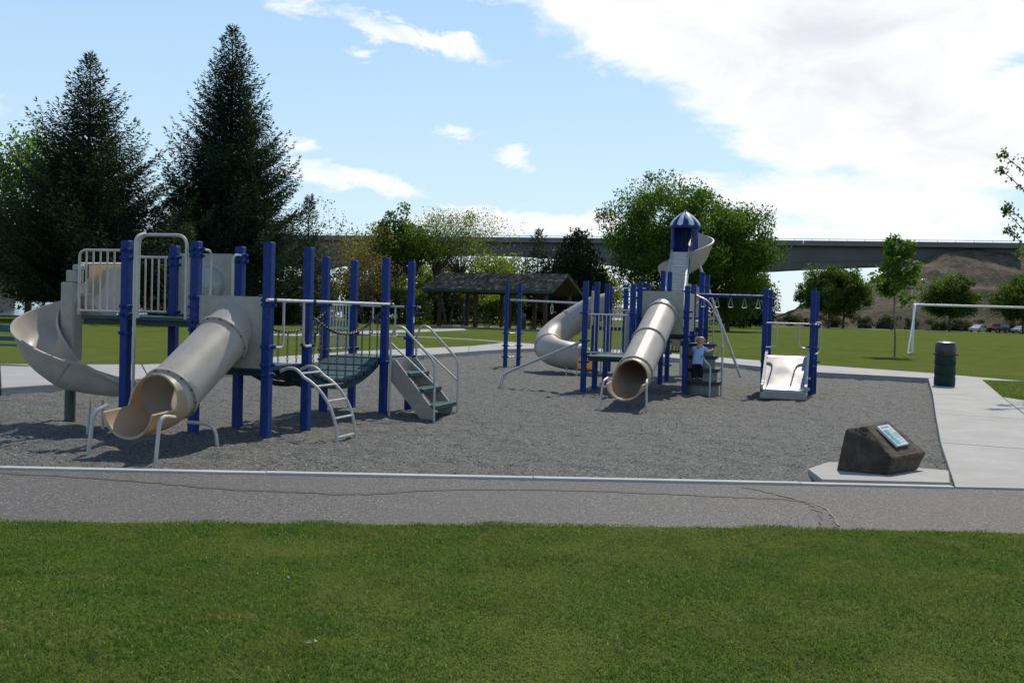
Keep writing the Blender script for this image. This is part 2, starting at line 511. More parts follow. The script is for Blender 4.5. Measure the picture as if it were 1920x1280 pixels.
# ------------------------------------------------------------------ mesh helpers
class MB:
    def __init__(s):
        s.v = []
        s.f = []

    def add(s, vs_, fs):
        o = len(s.v)
        s.v.extend([tuple(p) for p in vs_])
        s.f.extend([tuple(i + o for i in f) for f in fs])
        return s

    def box(s, x0, x1, y0, y1, z0, z1, c=0.0):
        if c <= 0:
            s.add([(x0, y0, z0), (x1, y0, z0), (x1, y1, z0), (x0, y1, z0), (x0, y0, z1), (x1, y0, z1), (x1, y1, z1), (x0, y1, z1)],
                  [(0, 3, 2, 1), (4, 5, 6, 7), (0, 1, 5, 4), (1, 2, 6, 5), (2, 3, 7, 6), (3, 0, 4, 7)])
            return s
        ring = lambda z, d: [(x0 + c + d, y0 + d, z), (x1 - c - d, y0 + d, z), (x1 - d, y0 + c + d, z), (x1 - d, y1 - c - d, z),
                             (x1 - c - d, y1 - d, z), (x0 + c + d, y1 - d, z), (x0 + d, y1 - c - d, z), (x0 + d, y0 + c + d, z)]
        d = c * 0.7
        return s.rings([ring(z0, d), ring(z0 + d, 0), ring(z1 - d, 0), ring(z1, d)])

    def rings(s, rs, caps=True, loop=False):
        n = len(rs[0])
        vs_ = [p for r in rs for p in r]
        fs = []
        m = len(rs)
        for i in range(m if loop else m - 1):
            a, b = i * n, ((i + 1) % m) * n
            for j in range(n):
                k = (j + 1) % n
                fs.append((a + j, a + k, b + k, b + j))
        if caps and not loop:
            fs.append(tuple(range(n - 1, -1, -1)))
            fs.append(tuple(range((m - 1) * n, m * n)))
        return s.add(vs_, fs)

    def beam(s, a, b, w, h, up=(0, 0, 1)):
        a, b = Vector(a), Vector(b)
        t = (b - a).normalized()
        side = t.cross(Vector(up))
        if side.length < 1e-4:
            side = t.cross(Vector((1, 0, 0)))
        side.normalize()
        n = side.cross(t)
        r = lambda p: [p + side * sx * w / 2 + n * sz * h / 2 for sx, sz in ((-1, -1), (1, -1), (1, 1), (-1, 1))]
        return s.rings([r(a), r(b)])

    def pipe(s, pts, r, seg=8, r2=None, caps=True, closed=False):
        P = [Vector(p) for p in pts]
        n = len(P)
        rs = []
        prev = None
        for i, p in enumerate(P):
            if closed:
                t = (P[(i + 1) % n] - P[i - 1]).normalized()
            else:
                t = (P[min(i + 1, n - 1)] - P[max(i - 1, 0)]).normalized()
            if prev is None:
                ref = Vector((0, 0, 1)) if abs(t.z) < 0.9 else Vector((1, 0, 0))
                side = t.cross(ref).normalized()
            else:
                side = (prev - t * prev.dot(t))
                side = side.normalized() if side.length > 1e-6 else t.orthogonal().normalized()
            prev = side
            nn = t.cross(side)
            rr = r if r2 is None else r + (r2 - r) * i / (n - 1)
            rs.append([p + side * math.cos(2 * math.pi * k / seg) * rr + nn * math.sin(2 * math.pi * k / seg) * rr for k in range(seg)])
        return s.rings(rs, caps, closed)

    def lathe(s, prof, c=(0, 0, 0), seg=24, cap=True):
        rs = [[(c[0] + r * math.cos(2 * math.pi * k / seg), c[1] + r * math.sin(2 * math.pi * k / seg), c[2] + z) for k in range(seg)] for r, z in prof]
        return s.rings(rs, cap)

    def prism(s, poly, z0, z1):
        return s.rings([[(x, y, z0) for x, y in poly], [(x, y, z1) for x, y in poly]])

    def build(s, name, mat, parent=None, smooth=False, attr=None, kind=None, angle=40):
        me = bpy.data.meshes.new(name)
        me.from_pydata(s.v, [], s.f)
        me.update()
        if smooth:
            me.polygons.foreach_set('use_smooth', [True] * len(me.polygons))
            if angle:
                try:
                    me.set_sharp_from_angle(angle=rad(angle))
                except Exception:
                    pass
        me.materials.append(mat)
        if attr is not None:
            at = me.attributes.new('rnd', 'FLOAT', 'FACE')
            at.data.foreach_set('value', np.asarray(attr, dtype=np.float32))
        o = bpy.data.objects.new(name, me)
        COL.objects.link(o)
        o.parent = parent
        if kind:
            o['kind'] = kind
        return o


def np_mesh(name, V, F, mat, parent=None, attr=None, kind=None, smooth=False):
    """fast mesh from numpy arrays; F is (n,3) or (n,4)"""
    me = bpy.data.meshes.new(name)
    V = np.asarray(V, dtype=np.float32)
    F = np.asarray(F, dtype=np.int32)
    k = F.shape[1]
    me.vertices.add(len(V))
    me.vertices.foreach_set('co', V.ravel())
    me.loops.add(F.size)
    me.loops.foreach_set('vertex_index', F.ravel())
    me.polygons.add(len(F))
    me.polygons.foreach_set('loop_start', np.arange(0, F.size, k, dtype=np.int32))
    me.polygons.foreach_set('loop_total', np.full(len(F), k, dtype=np.int32))
    if smooth:
        me.polygons.foreach_set('use_smooth', np.ones(len(F), dtype=bool))
    me.update(calc_edges=True)
    me.materials.append(mat)
    if attr is not None:
        at = me.attributes.new('rnd', 'FLOAT', 'FACE')
        at.data.foreach_set('value', np.asarray(attr, dtype=np.float32))
    o = bpy.data.objects.new(name, me)
    COL.objects.link(o)
    o.parent = parent
    if kind:
        o['kind'] = kind
    return o


def empty(name, loc, rotz=0.0, label=None, cat=None, group=None):
    o = bpy.data.objects.new(name, None)
    o.empty_display_size = 0.2
    COL.objects.link(o)
    o.location = loc
    o.rotation_euler = (0, 0, rotz)
    tag(o, label, cat, group)
    return o


def tag(o, label=None, cat=None, group=None, kind=None):
    for k, v in (('label', label), ('category', cat), ('group', group), ('kind', kind)):
        if v:
            o[k] = v
    return o


def copy_tree(o, parent=None):
    c = o.copy()
    COL.objects.link(c)
    c.parent = parent
    for ch in list(o.children):
        copy_tree(ch, c)
    return c


def fillet(pts, r, n=5):
    P = [Vector(p) for p in pts]
    out = [P[0]]
    for i in range(1, len(P) - 1):
        a, b, c = P[i - 1], P[i], P[i + 1]
        d1, d2 = (a - b), (c - b)
        rr = min(r, d1.length * 0.48, d2.length * 0.48)
        p1, p2 = b + d1.normalized() * rr, b + d2.normalized() * rr
        for k in range(n + 1):
            t = k / n
            out.append(p1 * (1 - t) ** 2 + b * 2 * t * (1 - t) + p2 * t * t)
    out.append(P[-1])
    return out


def spline(pts, n=10):
    """Catmull-Rom through the points"""
    P = [Vector(p) for p in pts]
    P = [P[0] * 2 - P[1]] + P + [P[-1] * 2 - P[-2]]
    out = []
    for i in range(1, len(P) - 2):
        for k in range(n):
            t = k / n
            a, b, c, d = P[i - 1], P[i], P[i + 1], P[i + 2]
            out.append(0.5 * ((2 * b) + (c - a) * t + (2 * a - 5 * b + 4 * c - d) * t * t + (3 * b - a - 3 * c + d) * t ** 3))
    out.append(P[-2])
    return out


def sweep(mb, path, prof):
    """prof(i, n) gives a closed 2-D outline (side, up) at path point i"""
    P = [Vector(p) for p in path]
    n = len(P)
    rs = []
    for i, p in enumerate(P):
        t = (P[min(i + 1, n - 1)] - P[max(i - 1, 0)]).normalized()
        side = t.cross(Vector((0, 0, 1))).normalized()
        nn = side.cross(t)
        rs.append([p + side * a + nn * b for a, b in prof(i, n)])
    mb.rings(rs)
    return rs


def arc_profile(R, th, alpha, k=22):
    """ring sector centred on the bottom, opened at the top: alpha = half angle (pi = full tube)"""
    alpha = min(alpha, math.pi * 0.999)
    outer = [(R * math.sin(a), -R * math.cos(a)) for a in np.linspace(-alpha, alpha, k)]
    inner = [((R - th) * math.sin(a), -(R - th) * math.cos(a)) for a in np.linspace(alpha, -alpha, k)]
    return outer + inner


def trough_profile(hw, hl, hr, th, k=18):
    def curve(w, off):
        out = []
        for a in np.linspace(-math.pi / 2, math.pi / 2, k):
            sx = math.copysign(abs(math.sin(a)) ** 0.8, a)
            h = hl if a < 0 else hr
            out.append((w * sx, off + (h - off) * (1 - math.cos(a))))
        return out
    o = curve(hw, 0)
    i = curve(hw - th, th)
    o = [(-hw - 0.025, hl + 0.0), (-hw - 0.025, hl - 0.035)] + o[1:-1] + [(hw + 0.025, hr - 0.035), (hw + 0.025, hr)]
    return o + i[::-1]


def chain_links(mb, path, link=0.052, r=0.0055, w=0.013):
    """real interlocking oval links along a path"""
    P = [Vector(p) for p in path]
    L = [0.0]
    for a, b in zip(P, P[1:]):
        L.append(L[-1] + (b - a).length)
    n = max(2, int(L[-1] / (link * 0.78)))
    j = 0
    for i in range(n):
        s_ = (i + 0.5) / n * L[-1]
        while j < len(L) - 2 and L[j + 1] < s_:
            j += 1
        t = (P[j + 1] - P[j]).normalized()
        c = P[j] + t * (s_ - L[j])
        ref = Vector((0, 0, 1)) if abs(t.z) < 0.9 else Vector((1, 0, 0))
        a = t.cross(ref).normalized()
        b = t.cross(a)
        if i % 2:
            a, b = b, a
        ring = []
        for k in range(8):
            ph = 2 * math.pi * k / 8
            cx = math.cos(ph)
            ring.append(c + t * (math.copysign(abs(cx) ** 0.7, cx) * link / 2) + a * math.sin(ph) * w)
        mb.pipe(ring, r, 4, closed=True)


_rs = np.random.RandomState(7)
_TAB = _rs.rand(256, 256)


def vnoise(x, y):
    xi, yi = np.floor(x).astype(int), np.floor(y).astype(int)
    fx, fy = x - xi, y - yi
    fx, fy = fx * fx * (3 - 2 * fx), fy * fy * (3 - 2 * fy)
    g = lambda a, b: _TAB[a % 256, b % 256]
    return (g(xi, yi) * (1 - fx) * (1 - fy) + g(xi + 1, yi) * fx * (1 - fy) + g(xi, yi + 1) * (1 - fx) * fy + g(xi + 1, yi + 1) * fx * fy)


def fbm(x, y, o=4):
    t = 0
    a = 0.5
    for k in range(o):
        t = t + a * vnoise(x * 2 ** k + 17.3 * k, y * 2 ** k + 9.1 * k)
        a *= 0.5
    return t


def in_poly(x, y, poly):
    inside = np.zeros(x.shape, dtype=bool)
    n = len(poly)
    for i in range(n):
        x1, y1 = poly[i]
        x2, y2 = poly[(i + 1) % n]
        c = ((y1 > y) != (y2 > y))
        xx = (x2 - x1) * (y - y1) / ((y2 - y1) if y2 != y1 else 1e-9) + x1
        inside ^= c & (x < xx)
    return inside


def sheet(name, poly, z, mat, kind='structure', parent=None):
    tri = tessellate_polygon([[Vector((x, y, 0)) for x, y in poly]])
    mb = MB()
    fs = []
    for t in tri:
        a, b, c = [Vector((*poly[i], 0)) for i in t]
        if (b - a).cross(c - a).z < 0:
            t = (t[0], t[2], t[1])
        fs.append(tuple(t))
    mb.add([(x, y, z) for x, y in poly], fs)
    return mb.build(name, mat, parent, kind=kind)


# ------------------------------------------------------------------ setting: lawns, paths, gravel
ROAD_NEAR = [(-90, 1.6), (-40, 4.5), (-12, 6.9), (-3.68, 7.71), (-1.79, 7.91), (0.2, 8.11), (2.29, 8.29), (4.08, 8.37), (9, 8.5), (30, 8.0), (90, 4.0)]
ROAD_FAR = [(-90, 4.4), (-40, 7.4), (-13, 9.62), (-4.86, 10.10), (-2.34, 10.24), (0.25, 10.39), (2.91, 10.54), (4.37, 10.60), (6.2, 10.68), (9, 10.7), (30, 10.4), (90, 6.6)]
sheet('asphalt_path', ROAD_NEAR + ROAD_FAR[::-1], 0.0, M['asphalt'])
sheet('front_lawn', [(-90, -40), (90, -40)] + ROAD_NEAR[::-1], 0.012, M['lawn'])
OUTER = [(-13, 9.62), (-15.5, 17), (-14, 22.3), (-11.66, 24.31), (-10.53, 25.39), (-8.9, 25.6), (-7.7, 28), (-7.2, 30.04), (-6.47, 32.88), (-5.53, 36.35),
         (-3.7, 40.6), (-1.79, 45.03), (-0.96, 48.43), (-0.16, 53.1), (1.43, 49.74), (2.92, 48.18), (5.6, 44.6), (7.62, 41.08), (10.35, 36.39),
         (12.98, 32.89), (14.4, 29.95), (14.2, 29.5), (13.22, 29.84), (10.55, 22.95), (10.62, 22.0), (13.5, 20.8), (20, 18.2), (20, 14.2), (12, 16.2),
         (8.75, 17.65), (8.45, 17.2), (6.2, 10.68)]
BANK = [(-260, 10), (-75, 52), (-46, 78), (-36, 100), (-24, 140), (-10, 185), (14, 235), (60, 330), (200, 700), (420, 1500)]
lawn_poly = [(-260, 2.0)] + [(-90, 4.4), (-40, 7.4)] + OUTER + [(9, 10.7), (30, 10.4), (90, 6.6), (700, -20), (900, 1500)] + BANK[::-1]
sheet('lawn', lawn_poly, 0.088, M['lawn'])

# river bank, river and far shore
mb = MB()
top = [Vector((x, y, 0.088)) for x, y in BANK]
for i, p in enumerate(top):
    q = top[min(i + 1, len(top) - 1)] - top[max(i - 1, 0)]
    nrm = Vector((-q.y, q.x, 0)).normalized()
    mb.v += [tuple(p), tuple(p + nrm * 3 + Vector((0, 0, -1.3))), tuple(p + nrm * 9 + Vector((0, 0, -3.2)))]
for i in range(len(top) - 1):
    a, b = i * 3, i * 3 + 3
    mb.f += [(a, b, b + 1, a + 1), (a + 1, b + 1, b + 2, a + 2)]
mb.build('river_bank', M['hill'], kind='structure')
river = MB().add([(-3500, -200, -2.2), (900, -200, -2.2), (900, 3500, -2.2), (-3500, 3500, -2.2)], [(0, 1, 2, 3)])
# keep the river clear of the park: it only shows beyond the bank, below the lawn sheet
river.build('river', M['water'], kind='structure')
gx = np.linspace(-2600, 2600, 130)
gy = np.array([900, 940, 1000, 1100, 1300, 1700, 2400.0])
hh = np.array([-2.4, 2, 4, 6, 9, 13, 18])
V = []
for j, y in enumerate(gy):
    n = fbm(gx * 0.006 + 5, np.full_like(gx, y * 0.004), 4)
    for x, k in zip(gx, n):
        V.append((x, y + 60 * math.sin(x * 0.004), hh[j] * (0.25 + 0.9 * k)if j else -2.4))
F = []
nx = len(gx)
for j in range(len(gy) - 1):
    for i in range(nx - 1):
        a = j * nx + i
        F.append((a, a + 1, a + 1 + nx, a + nx))
np_mesh('far_hills', V, F, M['hill'], kind='structure', smooth=True)

# playground surface: loose gravel with scuffed hollows
GRAVEL = [(-13.3, 9.72), (-4.86, 10.20), (-2.34, 10.34), (0.25, 10.49), (2.91, 10.64), (4.58, 10.74), (5.52, 13.44), (7.25, 18.28), (11.6, 30.0), (8.89, 31.3), (6.78, 36.53),
          (5.3, 40.2), (2.84, 43.84), (1.29, 45.0), (-0.24, 42.67), (-1.55, 39.15), (-2.86, 35.22), (-4.21, 32.51), (-5.75, 27.46), (-6.2, 24.6), (-7.19, 21.19),
          (-8.6, 17.94), (-13.6, 16.6)]


def gravel_z(x, y):
    t = np.clip((y - 10) / 22, 0, 1)
    base = -0.006 - 0.045 * t
    und = (fbm(x * 1.6, y * 1.1, 3) - 0.45) * 0.055
    dim = (fbm(x * 6.0 + 3, y * 4.6 + 7, 3) - 0.45) * 0.085
    fine = (vnoise(x * 16 + 1, y * 13) - 0.5) * 0.020
    wear = 0.0
    for hx, hy, hr, hd in ((-4.05, 11.05, 0.75, 0.055), (1.95, 18.5, 0.9, 0.06), (5.2, 22.2, 0.9, 0.06), (-2.05, 13.35, 0.6, 0.035), (-0.95, 16.2, 0.7, 0.04), (-5.0, 13.2, 0.6, 0.05), (1.8, 29.0, 0.9, 0.06), (-0.5, 13.0, 1.6, -0.03), (2.6, 14.5, 2.0, -0.03)):
        q = ((x - hx) ** 2 + (y - hy) ** 2) / hr ** 2
        wear = wear - hd * np.exp(-q) + 0.35 * hd * np.exp(-(np.sqrt(q) - 1.6) ** 2 * 3)
    return base + und + dim + fine + wear


ys = [9.6]
while ys[-1] < 45.4:
    ys.append(ys[-1] + 0.032 + 0.0042 * (ys[-1] - 9.6))
ys = np.array(ys)
xs = np.arange(-13.8, 12.0, 0.058)
X, Y = np.meshgrid(xs, ys)
cx = np.array([p[0] for p in GRAVEL]).mean()
cy = np.array([p[1] for p in GRAVEL]).mean()
big_poly = []
for i, (x, y) in enumerate(GRAVEL):
    d = Vector((x - cx, y - cy)).normalized()
    g = 0.25
    big_poly.append((x + d.x * g, y + d.y * g) if i > 5 else (x, y))
inside = in_poly(X, Y, big_poly)
Z = gravel_z(X, Y)
idx = -np.ones(X.shape, dtype=int)
cell = inside[:-1, :-1] & inside[1:, :-1] & inside[:-1, 1:] & inside[1:, 1:]
use = np.zeros(X.shape, dtype=bool)
use[:-1, :-1] |= cell; use[1:, :-1] |= cell; use[:-1, 1:] |= cell; use[1:, 1:] |= cell
idx[use] = np.arange(use.sum())
V = np.stack([X[use], Y[use], Z[use]], 1)
F = np.stack([idx[:-1, :-1][cell], idx[:-1, 1:][cell], idx[1:, 1:][cell], idx[1:, :-1][cell]], 1)
np_mesh('gravel_surface', V, F, M['gravel'], kind='structure', smooth=True)
# loose stones lying on top
rs = np.random.RandomState(3)
N = 9000
sx = rs.uniform(-7, 6, N); sy = 10.3 + rs.rand(N) ** 1.6 * 16
ok = in_poly(sx, sy, GRAVEL)
sx, sy = sx[ok], sy[ok]
sz = gravel_z(sx, sy)
base = np.array([(1, 0, 0), (0, 1, 0), (-1, 0, 0), (0, -1, 0), (0, 0, 0.8), (0, 0, -0.6)])
sr = rs.uniform(0.004, 0.010, len(sx))
V = (base[None] * sr[:, None, None] * rs.uniform(0.6, 1.4, (len(sx), 6, 3)) + np.stack([sx, sy, sz + sr * 0.3], 1)[:, None]).reshape(-1, 3)
bf = np.array([(0, 1, 4), (1, 2, 4), (2, 3, 4), (3, 0, 4), (1, 0, 5), (2, 1, 5), (3, 2, 5), (0, 3, 5)])
F = (bf[None] + (np.arange(len(sx)) * 6)[:, None, None]).reshape(-1, 3)
np_mesh('loose_gravel', V, F, M['gravel'], kind='stuff')


# front kerb in cast lengths
kerb = bpy.data.objects.new('kerb', None); COL.objects.link(kerb)
tag(kerb, 'pale concrete kerb between asphalt path and gravel', kind='structure')
KP = [Vector((x, y, 0)) for x, y in [(-13, 9.62), (-8.9, 9.86), (-4.86, 10.10), (-2.34, 10.24), (0.25, 10.39), (2.91, 10.54), (4.46, 10.605)]]
for a, b in zip(KP, KP[1:]):
    t = (b - a).normalized()
    n = Vector((-t.y, t.x, 0))
    a2, b2 = a + t * 0.006, b - t * 0.006
    lift = random.Random(int(a.x * 10)).uniform(-0.004, 0.004)
    r = lambda p: [p + Vector((0, 0, -0.2)), p + n * 0.105 + Vector((0, 0, -0.2)), p + n * 0.105 + Vector((0, 0, 0.018 + lift)), p + n * 0.10 + Vector((0, 0, 0.021 + lift)), p + n * 0.006 + Vector((0, 0, 0.021 + lift)), p + Vector((0, 0, 0.018 + lift))]
    m_ = MB(); m_.rings([r(b2), r(a2)])
    m_.build('kerb_length', M['kerb'], kerb)

# concrete walks: every cast slab its own block
walk = bpy.data.objects.new('concrete_walk', None); COL.objects.link(walk)
tag(walk, 'pale concrete walk of cast slabs around the gravel', kind='structure')


def walk_z(y):
    t = max(0.0, min(1.0, (y - 10.6) / 7.0))
    return 0.016 + 0.084 * t * t * (3 - 2 * t)


def slab(poly, z=None, gap=0.011, parent=walk, depth=0.3, mat=None):
    zz = (lambda y: walk_z(y)) if z is None else (lambda y: z)
    c = sum((Vector((x, y)) for x, y in poly), Vector((0, 0))) / len(poly)
    P = []
    n = len(poly)
    for i in range(n):
        p0, p1, p2 = Vector(poly[i - 1]), Vector(poly[i]), Vector(poly[(i + 1) % n])
        d1, d2 = (p1 - p0).normalized(), (p2 - p1).normalized()
        n1, n2 = Vector((-d1.y, d1.x)), Vector((-d2.y, d2.x))
        k = (n1 + n2)
        k = k / max(0.3, (1 + n1.dot(n2)))
        P.append(p1 + k * gap)
    inn = []
    for i in range(n):
        d = (c - P[i]).normalized()
        inn.append(P[i] + d * 0.012)
    mb = MB()
    mb.rings([[(p.x, p.y, -depth) for p in P], [(p.x, p.y, zz(p.y) - 0.012) for p in P], [(p.x, p.y, zz(p.y)) for p in inn]])
    return mb.build('slab', mat or M['concrete'], parent)


# right-hand walk (left edge follows the gravel)
RL = [(4.46, 10.62), (5.50, 13.4), (5.78, 14.18), (7.33, 18.25), (9.35, 23.3), (11.84, 29.7)]
RR = [(6.2, 10.70), (7.05, 12.9), (7.36, 13.62), (8.62, 17.55), (10.52, 22.75), (13.16, 29.75)]
RL2 = [(4.46, 10.62), (5.74, 14.18), (7.28, 18.25), (9.22, 23.3), (11.64, 29.75)]
RR2 = [(6.18, 10.70), (7.30, 13.50), (8.60, 17.55), (10.56, 22.85), (13.16, 29.75)]
for i in range(4):
    slab([RL2[i], RR2[i], RR2[i + 1], RL2[i + 1]])
slab([(8.62, 17.6), (8.8, 17.62), (12, 16.25), (13.6, 20.7), (10.64, 21.95), (10.56, 22.85)])
slab([(12, 16.25), (20, 14.25), (20, 18.15), (13.6, 20.7)])
# back walk from the right-hand corner round to the left
IN = [(11.84, 29.85), (8.92, 31.35), (6.82, 36.55), (5.3, 40.25), (2.86, 43.9), (1.29, 45.1), (-0.28, 42.7), (-1.6, 39.2), (-2.9, 35.25), (-4.25, 32.55), (-5.78, 27.5), (-6.25, 24.6), (-7.22, 21.25), (-8.62, 18.0), (-13.6, 16.7)]
OUT = [(13.2, 29.9), (12.98, 32.8), (10.33, 36.35), (7.6, 41.0), (5.58, 44.5), (1.43, 49.65), (-0.95, 48.4), (-1.78, 45.0), (-3.68, 40.6), (-5.52, 36.35), (-7.18, 30.0), (-7.68, 28.0), (-8.88, 25.6), (-11.66, 24.28), (-15.3, 17.6)]
IN2 = [(11.64, 29.85), (8.92, 31.35), (6.82, 36.55), (5.3, 40.25), (2.86, 43.9), (1.29, 45.1), (-0.28, 42.7), (-1.6, 39.2), (-2.9, 35.25), (-4.25, 32.55), (-5.78, 27.5), (-6.25, 24.6), (-7.22, 21.25), (-8.62, 18.0), (-13.6, 16.7)]
OUT2 = [(14.3, 29.6), (12.98, 32.8), (10.33, 36.35), (7.6, 41.0), (5.58, 44.5), (1.43, 49.65), (-0.95, 48.4), (-1.78, 45.0), (-3.68, 40.6), (-5.52, 36.35), (-7.18, 30.0), (-7.68, 28.0), (-8.88, 25.6), (-11.66, 24.28), (-15.3, 17.6)]
for i in range(len(IN2) - 1):
    slab([IN2[i], OUT2[i], OUT2[i + 1], IN2[i + 1]], z=0.10)
slab([(1.40, 49.7), (-0.16, 53.0), (-0.93, 48.45)])
# dirt seen in the joints
sheet('joint_bed', [(11.64, 29.85)] + IN2[1:] + OUT2[::-1], 0.062, M['joint'])
# walks to the shelter
sheet('shelter_walk', [(-13.5, 55.4), (-11.5, 54.9), (-9.6, 66.5), (-4.0, 86.8), (-3.4, 79.0), (-8.3, 60.5), (-10.6, 52.6), (-13.5, 53.4)], 0.094, M['concrete'])
sheet('narrow_walk', [(-9.4, 58.4), (-4.3, 57.3), (-1.66, 55.2), (-0.3, 52.7), (-0.5, 52.0), (-1.9, 54.4), (-4.4, 56.3), (-9.4, 57.3)], 0.0985, M['concrete'])

# asphalt repairs and cracks
def ribbon(name, pts, w, z, mat):
    P = spline([(x, y, z) for x, y in pts], 14)
    mb = MB()
    for i, p in enumerate(P):
        t = (P[min(i + 1, len(P) - 1)] - P[max(i - 1, 0)]).normalized()
        n = Vector((-t.y, t.x, 0))
        ww = w * (0.6 + 0.8 * float(vnoise(np.array(i * 0.37 + w * 100), np.array(3.3))))
        j = (float(vnoise(np.array(i * 0.7), np.array(w * 77))) - 0.5) * w
        mb.v += [tuple(p + n * (ww / 2 + j)), tuple(p - n * (ww / 2 - j))]
    for i in range(len(P) - 1):
        mb.f.append((2 * i, 2 * i + 1, 2 * i + 3, 2 * i + 2))
    return mb.build(name, mat, kind='structure')


ribbon('asphalt_seam', [(-4.9, 9.95), (-3.6, 9.70), (-2.6, 9.43), (-1.9, 9.34), (-1.3, 9.33), (-0.6, 9.66), (0.4, 9.86), (1.4, 9.80), (2.4, 9.72), (2.8, 9.55)], 0.075, 0.004, M['asphalt_dark'])
ribbon('asphalt_crack', [(2.3, 10.35), (2.62, 9.85), (2.72, 9.3), (2.66, 8.8), (2.55, 8.45), (2.6, 8.3)], 0.10, 0.0045, M['asphalt_dark'])
ribbon('hairline_crack', [(2.5, 9.95), (2.76, 9.4), (2.74, 8.95), (2.66, 8.5)], 0.022, 0.008, M['black'])

# far parking road below the embankment
sheet('parking_road', [(38, 196), (62, 199), (140, 203), (220, 206), (220, 214), (140, 211), (62, 207), (38, 203)], 0.096, M['asphalt'])
sheet('parking_kerb', [(38, 193.6), (62, 196.6), (140, 200.6), (220, 203.6), (220, 204.4), (140, 201.4), (62, 197.4), (38, 194.4)], 0.105, M['kerb'])

# embankment at the bridge end
gx = np.arange(50, 330, 1.6)
gy = np.arange(204, 420, 1.6)
X, Y = np.meshgrid(gx, gy)
px = np.maximum(0, 107.5 + (Y - 251) * 0.55 - X)
py = np.maximum(0, 252 - 0.10 * np.clip(X - 113, 0, 40) - Y) * 1.28
d = np.sqrt(px ** 2 + py ** 2)
er = (fbm(X * 0.11, Y * 0.11, 4) - 0.47)
H = 21.2 - 0.42 * d + er * (1.2 + np.minimum(d, 30) * 0.13) + (fbm(X * 0.5, Y * 0.5, 3) - 0.45) * 0.9
terr = np.where((H > 8) & (H < 11.5), 9.2 + (H - 9.2) * 0.6, H)
H = np.where(terr < -0.5, -0.5, np.minimum(terr, 20.7 + er * 0.6))
n0, n1_ = X.shape
I = np.arange(n0 * n1_).reshape(n0, n1_)
F = np.stack([I[:-1, :-1].ravel(), I[:-1, 1:].ravel(), I[1:, 1:].ravel(), I[1:, :-1].ravel()], 1)
keep = (H.ravel()[F].max(axis=1) > -0.4)
np_mesh('embankment', np.stack([X.ravel(), Y.ravel(), H.ravel()], 1), F[keep], M['hill'], kind='structure', smooth=True)


# mown grass: real blades on the near lawn
def grass(name, n, xr, yr, keepf, z, hmin, hmax, w, seed):
    r = np.random.RandomState(seed)
    x = r.uniform(xr[0], xr[1], n); y = r.uniform(yr[0], yr[1], n)
    k = keepf(x, y)
    x, y = x[k], y[k]
    n = len(x)
    tuft = fbm(x * 3.0, y * 3.0, 3)
    coarse = fbm(x * 0.9 + 40, y * 0.9 + 11, 3)
    h = r.uniform(hmin, hmax, n) * (0.35 + 1.1 * tuft) * (0.55 + 1.0 * coarse)
    long_ = (fbm(x * 2.1 + 9, y * 2.1 + 5, 2) > 0.52) & (r.rand(n) < 0.12)
    h = np.where(long_, h * 1.9, h)
    a = r.uniform(0, 2 * np.pi, n)
    lean = r.uniform(0.4, 1.9, n)
    dx_, dy_ = np.cos(a), np.sin(a)
    px_, py_ = -dy_, dx_
    ww = w * r.uniform(0.7, 1.4, n)
    V = np.zeros((n, 5, 3))
    for i, (t, s_) in enumerate(((0, 1), (0, -1), (0.55, 0.8), (0.55, -0.8), (1, 0))):
        V[:, i, 0] = x + px_ * ww * s_ + dx_ * h * lean * t * t * 0.9
        V[:, i, 1] = y + py_ * ww * s_ + dy_ * h * lean * t * t * 0.9
        V[:, i, 2] = z + h * t * (1 - 0.25 * lean * t)
    b = (np.arange(n) * 5)[:, None, None]
    F = np.array([(0, 1, 3), (0, 3, 2), (2, 3, 4)])[None] + b
    at = np.clip(r.beta(2, 2.6, n) + (r.rand(n) < 0.02) * 0.5, 0, 1)
    return np_mesh(name, V.reshape(-1, 3), F.reshape(-1, 3), M['blade'], attr=np.repeat(at, 3), kind='stuff')


rx, ry = [p[0] for p in ROAD_NEAR], [p[1] for p in ROAD_NEAR]


def near_lawn(x, y):
    edge = np.interp(x, rx, ry) + (fbm(x * 2.2, x * 0 + 4, 4) - 0.42) * 0.34
    return (np.abs(x) < 0.56 * y + 0.9) & (y < edge)


g1 = grass('grass', 420000, (-5.6, 5.6), (3.9, 8.55), near_lawn, 0.010, 0.016, 0.042, 0.0021, 11)
tag(g1, 'short mown grass in front of the asphalt path', 'grass')
tri_lawn = [(10.6, 22.9), (13.2, 29.7), (16, 29), (16, 21.5), (12.9, 21.2), (10.75, 22.05)]
g2 = grass('grass', 60000, (8.5, 16), (15.5, 30), lambda x, y: in_poly(x, y, tri_lawn) | in_poly(x, y, [(8.75, 17.5), (12, 16.1), (12, 14), (7.8, 15.3)]), 0.085, 0.03, 0.07, 0.004, 12)
tag(g2, 'patch of grass between the concrete walks', 'grass')

# ------------------------------------------------------------------ play equipment shared pieces
def rsq(w, c=0.014):
    h = w / 2
    return [(-h + c, -h), (h - c, -h), (h - c * .3, -h + c * .3), (h, -h + c), (h, h - c), (h - c * .3, h - c * .3), (h - c, h), (-h + c, h), (-h + c * .3, h - c * .3), (-h, h - c), (-h, -h + c), (-h + c * .3, -h + c * .3)]


def mesh_data(mb, name, mat, smooth=False):
    o = mb.build(name, mat, smooth=smooth)
    me = o.data
    bpy.data.objects.remove(o)
    return me


def link(name, me, parent, loc=(0, 0, 0), rotz=0.0):
    o = bpy.data.objects.new(name, me)
    COL.objects.link(o)
    o.parent = parent
    o.location = loc
    o.rotation_euler = (0, 0, rotz)
    return o


_pm = {}


